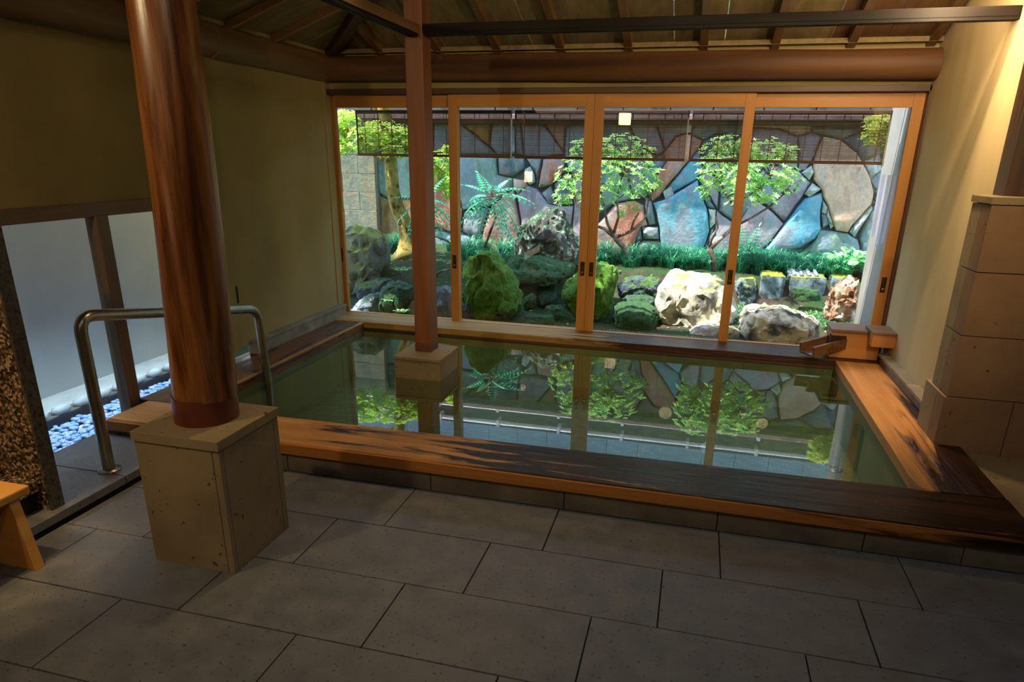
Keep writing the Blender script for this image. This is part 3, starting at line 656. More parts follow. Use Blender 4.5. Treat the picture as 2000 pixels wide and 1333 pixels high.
# ---------------------------------------------------------------- tuff pier on the right
tp = empty('tuff_pier', (1.6, 3.65, 0.1), 'stacked rosy tuff pier with flat cap at the right edge', 'pier')
ZZ = [0.10, 0.403, 0.712, 1.015, 1.318]
for i in range(4):
    a, b = ZZ[i] + 0.002, ZZ[i + 1] - 0.002
    xa = 1.262 if i == 0 else 1.274; ya = 3.548 if i == 0 else 3.555
    js = [xa, 1.565, 2.2] if i == 0 else [xa, 1.95, 2.2] if i % 2 else [xa, 1.75, 2.2]
    for k in range(len(js) - 1):
        bx('tuff_block', (js[k] + (0.002 if k else 0), ya, a), (js[k + 1] - 0.002, ya + 0.11, b), M['tuff_rosy'], tp, bev=0.002)
    bx('side_block', (xa, ya + 0.112, a), (xa + 0.2, 3.79 + (0.05 if i == 0 else 0), b), M['tuff'], tp, bev=0.002)
bx('cap_slab', (1.268, 3.548, 1.320), (2.2, 3.80, 1.352), M['tuff'], tp, bev=0.003)
bx('core', (1.30, 3.60, 0.1), (2.19, 3.78, 1.315), M['grout'], tp)
rd = empty('side_deck', (1.9, 3.1, 0), 'raised grey stone deck between the bath rim and the tuff pier', 'deck')
for i, (a, b) in enumerate(((2.66, 3.02), (3.023, 3.30), (3.303, 3.56))):
    for x0, x1 in ((1.395, 1.95), (1.953, 2.6)):
        bx('deck_slab', (x0, a, 0.0), (x1, b, 0.118), M['tuff'], rd, bev=0.002)

# ---------------------------------------------------------------- lamps behind the viewer, mirrored in the panes
def lantern(name, c, s, mt, label, cat):
    e = empty(name, c, label, cat); x, y, z = c; h = s / 2
    bx('shade', (x - h, y - h, z - h), (x + h, y + h, z + h), mt, e, bev=0.006)
    bx('top_frame', (x - h - 0.006, y - h - 0.006, z + h), (x + h + 0.006, y + h + 0.006, z + h + 0.02), M['dark_z'], e)
    return e
p = at(1221, 233, y=11.148)
e = lantern('pendant_lamp', (p.x, 10.6 - p.y, p.z), 0.165, M['lamp'], 'square paper pendant lamp hanging behind the viewer, mirrored in the third pane', 'lamp')
MB().tube([(p.x, 10.6 - p.y, p.z + 0.1), (p.x, 10.6 - p.y, 3.32)], 0.006, 6).build('cord', M['dark_z'], e)
p = at(1029, 345, y=10.9)
e = lantern('wall_lamp', (p.x, 10.6 - p.y, p.z), 0.165, M['lamp2'], 'square paper wall lamp behind the viewer, mirrored in the second pane', 'lamp')
# ================================================================ GARDEN
def P(px, py, y): return at(px, py, y=y)
def gz(x, y):
    """height of the garden ground"""
    def ss(a, b, t): t = max(0, min(1, (t - a) / (b - a))); return t * t * (3 - 2 * t)
    base = 0.02 + 0.07 * ss(5.5, 6.8, y)
    rt = 0.26 * ss(7.02, 7.30, y); lf = 0.30 * ss(5.9, 7.1, y)
    k = ss(-2.0, -1.2, x)
    return base + lf * (1 - k) + rt * k + 0.02 * noise.noise(Vector((x * 2.1, y * 2.1, 0))) + 0.012 * noise.noise(Vector((x * 7, y * 7, 3)))
mb = MB(); nx, ny = 130, 52
for j in range(ny + 1):
    for i in range(nx + 1):
        x = -5.6 + 9.0 * i / nx; y = 5.37 + 3.05 * j / ny; mb.v.append((x, y, gz(x, y)))
for j in range(ny):
    for i in range(nx):
        a = j * (nx + 1) + i; mb.f.append((a, a + 1, a + nx + 2, a + nx + 1))
gr = mb.build('ground', M['soil'], kind='structure', smooth=True)
bx('foundation', (-3.62, 5.36, -0.3), (1.6, 5.40, 0.10), M['grout'], gr)

# ---- the stone wall: every stone its own piece
YW = 8.35
wg = empty('wall_garden', (0, YW, 0.3), kind='structure')
bx('mortar_core', (-3.3, YW + 0.03, 0.1), (3.4, YW + 0.30, 1.90), M['mortar'], wg)
def stone(poly, key, off=0.0, y=YW, name='wall_stone', parent=None, thick=0.042, rough=0.018, gap=0.001, step=0.075, world=False):
    pts = [Vector((p[0], p[1])) for p in poly] if world else [Vector((q.x, q.z)) for q in (P(a, b, y) for a, b in poly)]
    ar = sum(pts[i].x * pts[(i + 1) % len(pts)].y - pts[(i + 1) % len(pts)].x * pts[i].y for i in range(len(pts)))
    if ar < 0: pts.reverse()
    n = len(pts); ins = []
    for i in range(n):
        a, b, c = pts[i - 1], pts[i], pts[(i + 1) % n]
        e1 = (b - a).normalized(); e2 = (c - b).normalized()
        nr = Vector((-e1.y, e1.x)) + Vector((-e2.y, e2.x))
        if nr.length < 1e-4: nr = Vector((-e1.y, e1.x))
        nr.normalize(); ins.append(b + nr * gap)
    bd = []
    for i in range(n):
        a, b = ins[i], ins[(i + 1) % n]; k = max(1, int((b - a).length / 0.06))
        for j in range(k):
            q = a.lerp(b, j / k); h = noise.noise(Vector((q.x * 9, q.y * 9, 1.7)))
            bd.append(q + Vector((h, noise.noise(Vector((q.x * 9, q.y * 9, 7.1))))) * 0.010)
    x0 = min(p.x for p in bd); x1 = max(p.x for p in bd); z0 = min(p.y for p in bd); z1 = max(p.y for p in bd)
    def dist(p):
        d = 9
        for i in range(len(bd)):
            a, b = bd[i], bd[(i + 1) % len(bd)]; ab = b - a
            t = max(0, min(1, (p - a).dot(ab) / max(ab.length_squared, 1e-9))); d = min(d, (p - a - ab * t).length)
        return d
    def inside(p):
        c = False
        for i in range(len(bd)):
            a, b = bd[i], bd[i - 1]
            if (a.y > p.y) != (b.y > p.y) and p.x < (b.x - a.x) * (p.y - a.y) / (b.y - a.y) + a.x: c = not c
        return c
    inn = []
    for f in (0.014, 0.035):   # rings that follow the edge, for the rounded arris
        for i in range(len(bd)):
            a, b, c = bd[i - 1], bd[i], bd[(i + 1) % len(bd)]
            t = (c - a).normalized(); q = b + Vector((-t.y, t.x)) * f
            if inside(q) and dist(q) > f * 0.85: inn.append(q)
    st = min(step, max(0.03, min(x1 - x0, z1 - z0) / 5)); zz = z0
    while zz < z1:
        xx = x0
        while xx < x1:
            q = Vector((xx + random.uniform(-.3, .3) * st, zz + random.uniform(-.3, .3) * st))
            if inside(q) and dist(q) > 0.05: inn.append(q)
            xx += st
        zz += st
    nb_ = len(bd)
    vs, es, fs, ov, oe, of = delaunay_2d_cdt(bd + inn, [(i, (i + 1) % nb_) for i in range(nb_)], [], 1, 1e-5)
    tx, tz = random.uniform(-.03, .03), random.uniform(-.03, .03); cxm = (x0 + x1) / 2; czm = (z0 + z1) / 2
    v = []; sd = random.uniform(0, 50); bset = set()
    for i, q in enumerate(vs):
        d = dist(q); h = thick * (1 - math.exp(-d / 0.009))
        h += rough * (1.3 * noise.noise(Vector((q.x * 2.3, q.y * 2.3, sd))) + 0.8 * noise.noise(Vector((q.x * 7, q.y * 7, sd))) + 0.4 * noise.noise(Vector((q.x * 19, q.y * 19, sd)))) * min(1, d / 0.03)
        v.append((q.x, y - off - h + tx * (q.x - cxm) + tz * (q.y - czm), q.y))
    f = [tuple(t) for t in fs]
    # skirt back into the mortar
    from collections import Counter
    ec = Counter()
    for t in f:
        for i in range(len(t)): ec[tuple(sorted((t[i], t[(i + 1) % len(t)])))] += 1
    back = {}
    for t in list(f):
        for i in range(len(t)):
            a, b = t[i], t[(i + 1) % len(t)]
            if ec[tuple(sorted((a, b)))] == 1:
                for k in (a, b):
                    if k not in back: back[k] = len(v); v.append((v[k][0], y + 0.05, v[k][2]))
                f.append((b, a, back[a], back[b]))
    me = bpy.data.meshes.new(name); me.from_pydata(v, [], f)
    bm = bmesh.new(); bm.from_mesh(me); bmesh.ops.recalc_face_normals(bm, faces=bm.faces)
    ff = max(bm.faces, key=lambda q: q.calc_area() if abs(q.normal.y) > .5 else 0)
    if ff.normal.y > 0: bmesh.ops.reverse_faces(bm, faces=bm.faces)
    bm.to_mesh(me); bm.free()
    o = link(name, me, ST[key], parent or wg, None, True); smooth_flat(o, 45); return o
STONES = [
 # right part
 ([(1607,266),(1640,273),(1672,299),(1683,318),(1698,347),(1705,375),(1700,399),(1664,440),(1655,453),(1633,450),(1627,440),(1616,402),(1608,386),(1604,371),(1590,351),(1588,325),(1592,308)], 'T', .03),
 ([(1683,316),(1718,300),(1722,330),(1700,350),(1696,340)], 'W', 0), ([(1672,297),(1646,272),(1690,252),(1735,252),(1722,300),(1684,316)], 'S', 0),
 ([(1585,247),(1640,251),(1688,250),(1645,272),(1608,264),(1590,260)], 'G', .01), ([(1586,258),(1604,268),(1591,306),(1573,332),(1560,330),(1560,268)], 'P', 0),
 ([(1605,376),(1607,390),(1601,412),(1603,447),(1592,466),(1562,484),(1480,500),(1508,470),(1533,437),(1571,388)], 'B', .02),
 ([(1570,379),(1587,358),(1603,369),(1580,385)], 'W', .03), ([(1566,337),(1585,324),(1590,336),(1581,352)], 'W', .02),
 ([(1562,336),(1580,354),(1584,358),(1569,380),(1532,435),(1511,413),(1480,385),(1470,350),(1500,322)], 'P', 0),
 ([(1510,415),(1530,438),(1506,470),(1480,496),(1432,490),(1440,440),(1470,388)], 'P', .01), ([(1470,348),(1478,386),(1440,440),(1404,412),(1410,340),(1440,318)], 'S', 0),
 ([(1607,389),(1616,404),(1614,420),(1604,416)], 'W', .01), ([(1604,418),(1615,421),(1622,436),(1607,444)], 'S', .02), ([(1616,406),(1628,442),(1622,447),(1614,422)], 'W', .02),
 ([(1602,449),(1632,452),(1656,455),(1675,468),(1682,500),(1560,500),(1592,468)], 'G', 0),
 ([(1700,400),(1703,408),(1669,462),(1658,453),(1666,440)], 'W', .03), ([(1704,402),(1712,398),(1700,500),(1684,500),(1678,466)], 'G', 0), ([(1706,375),(1700,348),(1722,330),(1712,396),(1703,400)], 'S', -.01),
 # centre
 ([(1276,397),(1303,388),(1362,352),(1368,373),(1381,407),(1386,451),(1374,482),(1365,505),(1296,505),(1291,478),(1288,442)], 'B', .03),
 ([(1341,320),(1366,286),(1372,330),(1361,351),(1314,376),(1303,366)], 'B', 0), ([(1322,266),(1350,262),(1372,276),(1366,287),(1340,320),(1302,364),(1289,382),(1274,393),(1272,383),(1285,342),(1303,316),(1296,300)], 'R', .02),
 ([(1283,306),(1296,302),(1303,318),(1284,342),(1271,384),(1262,378),(1258,340)], 'S', .0), ([(1295,374),(1311,363),(1316,380),(1300,389)], 'W', .03),
 ([(1262,386),(1272,394),(1281,437),(1267,440),(1259,404)], 'S', .02), ([(1254,443),(1286,443),(1288,468),(1257,467)], 'S', .03), ([(1256,469),(1288,470),(1292,505),(1232,505),(1246,478)], 'S', .0), ([(1252,444),(1255,466),(1244,480),(1240,460)], 'S', .01),
 ([(1205,398),(1240,392),(1258,402),(1264,439),(1251,444),(1230,505),(1166,505),(1165,440)], 'R', .02),
 ([(1240,390),(1262,384),(1256,345),(1282,304),(1262,296),(1220,330)], 'S', -.01), ([(1218,330),(1240,390),(1204,396),(1166,420),(1150,360),(1180,320)], 'G', 0),
 ([(1369,375),(1384,384),(1396,408),(1382,406)], 'S', .01), ([(1384,408),(1397,410),(1398,436),(1387,449)], 'W', .02), ([(1388,451),(1397,440),(1392,462),(1376,482)], 'S', .01), ([(1400,412),(1440,442),(1430,505),(1370,505),(1378,482),(1394,462)], 'P', .01),
 ([(1372,330),(1404,318),(1408,340),(1402,410),(1384,382),(1364,352)], 'P', -.01), ([(1372,276),(1400,262),(1440,272),(1440,316),(1404,317),(1373,328),(1368,287)], 'S', 0),
 ([(1440,270),(1470,250),(1520,252),(1558,268),(1558,330),(1500,320),(1470,346),(1441,316)], 'P', 0), ([(1362,240),(1470,240),(1440,270),(1400,260),(1372,275),(1350,261)], 'S', .01), ([(1282,240),(1360,240),(1350,260),(1322,264),(1300,292)], 'P', 0),
 ([(1470,238),(1585,240),(1586,257),(1558,266),(1520,250),(1470,249)], 'T', 0), ([(1586,236),(1740,236),(1736,250),(1690,249),(1640,249),(1586,246)], 'S', 0),
 # centre left
 ([(1230,240),(1280,240),(1298,294),(1283,303),(1262,294),(1240,270)], 'P', 0), ([(1165,240),(1228,240),(1238,270),(1260,295),(1219,328),(1182,318),(1160,290)], 'S', 0), ([(1108,240),(1163,240),(1158,290),(1180,320),(1152,356),(1112,335),(1104,300)], 'P', .01),
 ([(1150,360),(1164,422),(1160,505),(1112,505),(1122,400),(1108,345)], 'P', 0), ([(1104,338),(1108,345),(1121,399),(1092,401),(1084,360)], 'S', .01), ([(1052,368),(1062,312),(1104,306),(1102,336),(1078,361)], 'R', .02),
 ([(1058,378),(1076,363),(1089,399),(1072,398)], 'S', .01), ([(1030,362),(1050,370),(1072,398),(1092,402),(1120,402),(1110,505),(1014,505),(1018,440),(1012,380)], 'P', 0),
 ([(1026,331),(1036,326),(1044,341),(1045,356),(1035,361),(1028,350)], 'W', .03), ([(1026,305),(1058,308),(1050,366),(1046,340),(1036,323)], 'S', 0), ([(1020,240),(1060,240),(1102,300),(1060,308),(1024,303)], 'P', .01), ([(1062,240),(1106,240),(1102,298)], 'R', 0),
 ([(1003,349),(1026,352),(1030,362),(1011,380),(1004,366)], 'T', .01), ([(974,305),(1023,305),(1025,330),(1001,346),(974,340)], 'S', 0), ([(900,305),(970,305),(971,342),(1000,348),(1003,366),(960,402),(905,410),(894,360)], 'G', .01),
 ([(960,405),(1004,370),(1016,440),(1012,505),(944,505),(940,468)], 'R', .01), ([(906,413),(956,405),(938,466),(904,452)], 'S', 0), ([(895,455),(936,468),(942,505),(890,505)], 'G', .01),
 ([(962,240),(1018,240),(1022,302),(972,302),(958,284)], 'S', .01), ([(905,243),(960,243),(957,284)], 'O', .02), ([(850,240),(903,243),(956,286),(968,302),(900,302),(848,300)], 'S', 0),
 ([(845,306),(898,306),(903,345),(882,345),(862,326)], 'G', 0), ([(862,330),(884,348),(894,362),(903,412),(900,452),(880,452),(836,440),(844,345)], 'R', .02), ([(836,443),(880,455),(894,458),(888,505),(820,505)], 'G', 0),
 ([(733,300),(800,300),(842,306),(842,345),(832,395),(800,386),(764,387),(735,375)], 'G', .01), ([(735,378),(764,390),(800,389),(832,398),(832,440),(818,505),(732,505)], 'O', .01), ([(735,240),(800,240),(848,240),(846,300),(800,298),(735,298)], 'S', .0),
]
for s in STONES: stone(*s)
YC = 8.2
wk = empty('wall_block', (-4.2, YC, 0.2), kind='structure')
bx('core', (-6.2, YC + 0.03, 0.1), (P(733, 300, YC).x - 0.02, YC + 0.2, 1.88), M['mortar'], wk)
xr_ = P(734, 340, YC).x; zt_ = P(700, 339, YC).z
for r in range(-3, 6):
    z1 = zt_ - r * 0.2275; xx = xr_ - (0.23 if r % 2 else 0.0)
    def cblock(a, b):
        bx('concrete_block', (a, YC - .03 + random.uniform(-.002, .002), z1 - .2255), (b, YC + .05, z1), ST['C'], wk, .004)
    if r % 2: cblock(xr_ - .227, xr_)
    for k in range(4):
        cblock(xx - .4565, xx - .001); xx -= .46
cp = empty('wall_coping', (0, 8.4, 1.9), 'brown-pink ridge coping along the top of the garden wall', 'coping')
for k in range(22):
    bx('coping_tile', (-6.2 + k * 0.45, 8.14, 1.888), (-6.2 + k * 0.45 + 0.446, 8.62, 1.945), M['coping'], cp, bev=0.008)
bx('under_board', (-6.2, 8.20, 1.845), (3.7, 8.60, 1.888), M['copingdark'], cp)
# ---- neighbour's house beyond the wall (mirrored in the bath)
nh = empty('neighbour_house', (-1, 9.4, 0), 'house wall with white pipes standing behind the garden wall', 'house')
bx('wall', (-7, 9.40, -0.2), (5, 9.6, 3.3), M['nwall'], nh)
for k in range(26): bx('siding_board', (-7 + k * 0.462, 9.33, 2.70), (-7 + k * 0.462 + 0.456, 9.40, 2.96), M['siding'], nh)
for z, y, r in ((2.37, 9.25, 0.036), (2.62, 9.27, 0.03)):
    f = MB().tube([(-7, y, z), (5, y, z - 0.03)], r, 12).build('gutter_pipe', M['pipe'], nh, smooth=True)
    for k in range(12): bx('pipe_clip', (-6.5 + k * 0.95, y - r - 0.006, z - r - 0.03), (-6.46 + k * 0.95, y + 0.15, z + r + 0.01), M['pipe'], f)

# ---- rocks
def rock(sil, y, th, key, label, rough=1.0, sub=3, jit=0.06, front=0.62, group=None, name='garden_rock', cat='rock'):
    pts = [P(a, b, y) for a, b in sil]
    c = sum(pts, Vector()) / len(pts); size = max((p - c).length for p in pts)
    allp = list(pts)
    for f, dy in ((0.90, -0.30), (front, -0.5), (0.85, 0.32), (0.5, 0.5)):
        for p in pts:
            q = c + (p - c) * f * random.uniform(1 - jit, 1 + jit); q.y = y + th * dy * random.uniform(0.85, 1.1)
            if dy == -0.5: q.z -= size * 0.16
            allp.append(q)
    bm = bmesh.new()
    for p in allp: bm.verts.new(p)
    r = bmesh.ops.convex_hull(bm, input=bm.verts)
    bmesh.ops.delete(bm, geom=[g for g in r['geom_interior'] if isinstance(g, bmesh.types.BMVert)], context='VERTS')
    bmesh.ops.triangulate(bm, faces=bm.faces[:])
    tgt = size * 0.075
    for k in range(5):
        ee = [e for e in bm.edges if e.calc_length() > tgt * 1.5]
        if not ee or len(bm.verts) > 4200: break
        bmesh.ops.subdivide_edges(bm, edges=ee, cuts=1); bmesh.ops.triangulate(bm, faces=[f for f in bm.faces if len(f.verts) > 3])
        if k in (1, 2): bmesh.ops.smooth_vert(bm, verts=bm.verts, factor=0.16, use_axis_x=True, use_axis_y=True, use_axis_z=True)
    bm.normal_update(); sd = Vector((random.uniform(0, 90),) * 3); a = size * 0.055 * rough
    mv = []
    for v in bm.verts:
        q = v.co / size
        dd = noise.voronoi(q * 2.4 + sd)[0]; h = noise.noise(q * 2.2 + sd) * 1.1 + noise.noise(q * 5 + sd) * 0.8 + noise.noise(q * 11 + sd) * 0.5 + noise.noise(q * 23 + sd) * 0.25 - abs(noise.noise(q * 3.3 - sd)) * 1.2 + (noise.noise(Vector((math.floor(dd[0] * 0 + noise.voronoi(q * 2.4 + sd)[1][0].x * 7), 3.3, 1.1)) * 1.37) * 0.9) - max(0, 0.10 - (dd[1] - dd[0])) * 9
        mv.append(v.co + v.normal * h * a)
    for v, q in zip(bm.verts, mv): v.co = q
    o = empty(name, (c.x, c.y, min(p.z for p in pts)))
    me = bpy.data.meshes.new(name); bm.to_mesh(me); bm.free()
    COL.objects.unlink(o); bpy.data.objects.remove(o)
    o = link(name, me, M[key], None, None, True); smooth_flat(o, 38); tag(o, label, cat, group); return o
rock([(650,447),(695,438),(724,442),(742,454),(752,468),(756,488),(750,509),(748,529),(738,545),(715,572),(700,582),(650,590)], 6.45, .6, 'rk_tall', 'tall mottled green-grey rock at the left end of the window')
rock([(700,556),(735,543),(760,546),(768,570),(735,580),(705,580)], 6.15, .35, 'rk_dark', 'small dark rock at the foot of the tall mottled rock')
rock([(690,607),(699,591),(717,577),(734,571),(746,576),(752,600),(746,618),(690,618)], 5.85, .35, 'rk_lilac', 'rounded lilac-grey rock low in the first pane')
rock([(747,590),(752,562),(765,549),(781,554),(806,560),(806,590),(799,620),(747,620)], 5.8, .4, 'rk_mossd', 'dark mossy rock between the lilac-grey rock and the square post')
rock([(800,600),(815,566),(855,557),(884,555),(894,566),(897,630),(800,628)], 5.85, .4, 'rk_lilac', 'flat-topped blue-grey rock just right of the square post')
rock([(905,535),(914,504),(930,491),(947,485),(964,491),(979,506),(989,523),(998,546),(1002,565),(1019,580),(1024,605),(1004,620),(943,632),(918,626),(905,595)], 5.95, .5, 'rk_moss', 'big pointed rock covered in bright moss in the second pane', 1.3)
rock([(896,594),(918,592),(924,634),(896,632)], 5.72, .2, 'rk_dark', 'small dark stone at the left foot of the bright mossy rock')
rock([(1012,466),(1014,449),(1027,435),(1044,422),(1061,414),(1075,403),(1090,404),(1101,414),(1117,435),(1128,460),(1133,489),(1134,520),(1069,528),(1010,505)], 7.25, .7, 'rk_lichen', 'large upright rock spotted with pale lichen in the second pane', 1.3)
rock([(983,512),(1006,499),(1040,498),(1069,505),(1124,518),(1120,536),(1109,541),(1059,546),(1006,542),(990,530)], 6.75, .75, 'rk_mossd', 'broad dark moss ledge under the lichen-spotted rock')
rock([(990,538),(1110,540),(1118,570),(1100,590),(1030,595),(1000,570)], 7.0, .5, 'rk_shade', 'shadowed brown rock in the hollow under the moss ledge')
rock([(1022,584),(1039,572),(1048,580),(1046,600),(1026,604)], 6.3, .22, 'rk_mossd', 'small dark stone beside the foot of the bright mossy rock')
rock([(1050,580),(1064,568),(1086,570),(1089,582),(1075,592),(1058,594)], 6.45, .22, 'rk_grey', 'small grey stone with a pale top in the hollow')
rock([(1064,598),(1098,596),(1132,622),(1112,634),(1078,622)], 6.05, .3, 'rk_mossd', 'low mossy stone beside the centre stiles of the window', 0.7)
rock([(1000,630),(1030,615),(1082,616),(1082,636),(1004,640)], 5.8, .22, 'rk_mossd', 'flat mossy stone low in the second pane near the sill', 0.7)
rock([(1097,572),(1103,552),(1116,534),(1134,520),(1164,515),(1199,516),(1206,525),(1208,541),(1200,570),(1195,602),(1188,628),(1140,636),(1112,620)], 6.3, .55, 'rk_moss', 'large rounded mossy rock behind the two centre stiles')
rock([(1203,556),(1218,543),(1247,540),(1290,544),(1292,560),(1280,572),(1263,580),(1231,580),(1209,582)], 6.85, .4, 'rk_dark', 'blue-black rock left of the big pale boulder', 1.4)
rock([(1215,584),(1223,577),(1277,580),(1282,588),(1262,592),(1219,588)], 6.55, .25, 'rk_grey', 'flat grey slab wedged under the blue-black rock')
rock([(1197,595),(1209,588),(1239,589),(1263,595),(1282,602),(1289,616),(1284,638),(1276,646),(1227,648),(1206,643),(1200,624)], 6.15, .45, 'rk_mossd', 'boxy green mossy rock in front of the blue-black rock', 0.7)
rock([(1279,580),(1284,564),(1300,540),(1302,528),(1314,526),(1340,530),(1388,534),(1410,545),(1421,560),(1441,600),(1434,630),(1380,640),(1320,640),(1293,627),(1289,606),(1279,597)], 6.45, .65, 'rk_white', 'big pale boulder in sunlight in the third pane', 1.15, front=0.72)
rock([(1333,664),(1344,642),(1366,631),(1413,632),(1442,641),(1452,651),(1444,676),(1383,676)], 6.02, .35, 'rk_white', 'flat sunlit white rock low in the third pane by the sill', 0.7)
rock([(1434,550),(1448,541),(1472,541),(1477,553),(1476,580),(1471,596),(1438,596),(1434,571)], 7.2, .3, 'rk_block', 'rounded grey block left of the moss-topped block')
def block(x0, x1, y0, y1, z0, z1, label, key):
    bm = bmesh.new(); bmesh.ops.create_cube(bm, size=1)
    for v in bm.verts: v.co = Vector((x0 + (x1 - x0) * (v.co.x + .5), y0 + (y1 - y0) * (v.co.y + .5), z0 + (z1 - z0) * (v.co.z + .5)))
    bmesh.ops.subdivide_edges(bm, edges=bm.edges[:], cuts=9, use_grid_fill=True)
    for k in range(3): bmesh.ops.smooth_vert(bm, verts=bm.verts, factor=0.5, use_axis_x=True, use_axis_y=True, use_axis_z=True)
    bm.normal_update()
    for v in bm.verts: v.co += v.normal * 0.012 * (noise.noise(v.co * 9) + 0.7 * noise.noise(v.co * 23))
    me = bpy.data.meshes.new('cut_block'); bm.to_mesh(me); bm.free()
    o = link('cut_block', me, M[key], None, None, True); smooth_flat(o, 45); return tag(o, label, 'block')
def pxblock(l, t, r, b, y, d, label, key):
    a = P(l, b, y); c = P(r, t, y); return block(a.x, c.x, y, y + d, a.z - .03, c.z, label, key)
pxblock(1482, 540, 1536, 590, 7.12, .36, 'square cut stone block with a yellow mossy top', 'rk_block')
pxblock(1537, 543, 1617, 592, 7.14, .30, 'long dark cut stone block carrying a broken roof tile', 'rk_block')
pxblock(1619, 544, 1672, 592, 7.18, .36, 'mossy cut stone block behind the rust and white rock', 'rk_block')
q0 = P(1540, 541, 7.2); q1 = P(1606, 541, 7.2)
tf = empty('roof_tile', ((q0.x + q1.x) / 2, 7.26, q0.z), 'broken grey roof tile lying on the long dark block', 'tile')
MB().hexa([(q0.x, 7.18, q0.z - .0), (q1.x, 7.20, q0.z + .0), (q1.x - .03, 7.40, q0.z + .015), (q0.x, 7.40, q0.z + .03), (q0.x, 7.18, q0.z + .02), (q1.x, 7.20, q0.z + .018), (q1.x - .03, 7.40, q0.z + .035), (q0.x, 7.40, q0.z + .06)]).build('slab', M['tilefrag'], tf, bev=.004)
for k in range(4):
    xx = q0.x + .05 + k * .07; MB().tube([(xx, 7.17, q0.z + .024), (xx, 7.38, q0.z + .05)], .018, 10).build('ridge', M['tilefrag'], tf, smooth=True)
rock([(1608,625),(1616,591),(1620,565),(1635,552),(1650,545),(1661,539),(1678,545),(1676,562),(1670,590),(1665,630)], 6.35, .35, 'rk_burnt', 'upright rust and white rock beside the pale outside wall', 1.6)
rock([(1441,640),(1443,613),(1452,597),(1483,594),(1517,599),(1552,603),(1583,612),(1600,626),(1602,642),(1596,664),(1580,680),(1540,686),(1500,684),(1472,672)], 6.05, .55, 'rk_mottle', 'wide mottled sunlit rock in the fourth pane', 1.1, front=0.75)
rock([(1548,560),(1600,566),(1606,588),(1550,588)], 7.0, .1, 'rk_mossd', 'low mossy stone at the foot of the long dark block', 0.6)

# ---- plants
def leaf(mb, p, d, up, ln, wd, fold=0.0, droop=0.15):
    s = d.cross(up)
    if s.length < 1e-4: s = d.orthogonal()
    s.normalize(); n = s.cross(d).normalized(); i = len(mb.v)
    mb.v += [tuple(p), tuple(p + d * ln * .5 + s * wd * .5 + n * fold * wd), tuple(p + d * ln - n * ln * droop), tuple(p + d * ln * .5 - s * wd * .5 + n * fold * wd)]
    mb.f.append((i, i + 1, i + 2, i + 3))
def rdir(): 
    while True:
        v = Vector((random.uniform(-1, 1), random.uniform(-1, 1), random.uniform(-1, 1)))
        if 0.05 < v.length < 1: return v.normalized()
def rosette(mb, p, ax, n, ln, wd):
    t = ax.orthogonal().normalized(); b = ax.cross(t); a0 = random.uniform(0, 6)
    for k in range(n):
        a = a0 + 2 * PI * k / n; d = (t * math.cos(a) + b * math.sin(a)) * random.uniform(.8, 1) + ax * random.uniform(.2, .8)
        leaf(mb, p, d.normalized(), ax, ln * random.uniform(.75, 1.15), wd, .1)
def shrub(name, label, cat, y, trunk, limbs, blobs, mt, nros, ln=.05, wd=.018, seedv=1, barkm='bark', twigs=60, leaves=6):
    random.seed(seedv)
    b0 = P(trunk[0][0], trunk[0][1], y); r = empty(name, (b0.x, y, gz(b0.x, y)), label, cat)
    def pl_(seq): return [P(q[0], q[1], y + (q[3] if len(q) > 3 else 0)) for q in seq], [q[2] for q in seq]
    a, rr = pl_(trunk); a[0].z = min(a[0].z, gz(a[0].x, y)) - .02
    mb = MB().tube(a, rr, 9); mb.build('trunk', M[barkm], r, smooth=True)
    ends = [a[-1]]
    for l in limbs:
        a, rr = pl_(l); MB().tube(a, rr, 7).build('branch', M[barkm], r, smooth=True); ends += a[-2:]
    fm = MB(); pts = []
    tot = sum(q[2] * q[3] for q in blobs)
    for bxx, by, rx, rz, dy in blobs:
        c = P(bxx, by, y + dy); sc = (P(bxx + 100, by, y + dy) - c).length / 100
        for k in range(int(nros * rx * rz / tot)):
            d = rdir(); f = random.uniform(.35, 1) ** .45
            p = c + Vector((d.x * rx * sc * f, d.y * rx * sc * .75 * f, d.z * rz * sc * f))
            pts.append(p); ax = (d * .6 + Vector((0, 0, .8))).normalized()
            rosette(fm, p, ax, leaves + random.randint(-1, 1), ln, wd)
    tw = MB()
    for k in range(twigs):
        p = random.choice(pts); e = min(ends, key=lambda q: (q - p).length)
        m_ = e.lerp(p, .5) + rdir() * .05; tw.tube([e, m_, p], [.007, .005, .003], 4, False)
    if twigs: tw.build('twigs', M[barkm], r, 'stuff', True)
    fm.build('foliage', M[mt], r, 'stuff'); return r
shrub('azalea', 'clipped azalea with a pale forked trunk in the third pane', 'shrub', 7.62,
 [(1226,533,.034), (1226,501,.030), (1218,484,.030), (1204,468,.030), (1196,456,.024)],
 [[(1200,464,.022), (1180,447,.018), (1160,440,.015), (1138,418,.012), (1120,388,.009)], [(1196,456,.020), (1186,436,.016), (1180,405,.012), (1170,360,.008)], [(1202,464,.02), (1232,452,.017), (1248,440,.014), (1262,424,.011), (1266,395,.008)], [(1232,452,.014), (1238,432,.012), (1248,415,.008)], [(1198,458,.018), (1208,425,.014), (1205,390,.010), (1215,345,.007)]],
 [(1125,345,40,48,0), (1105,375,24,30,.05), (1180,330,52,52,-.05), (1235,345,55,45,0), (1210,292,55,30,.05), (1140,300,42,30,0), (1275,350,22,28,0), (1255,300,28,24,0), (1170,385,38,26,-.1), (1230,412,26,15,0)], 'lf_azalea', 540, seedv=11)
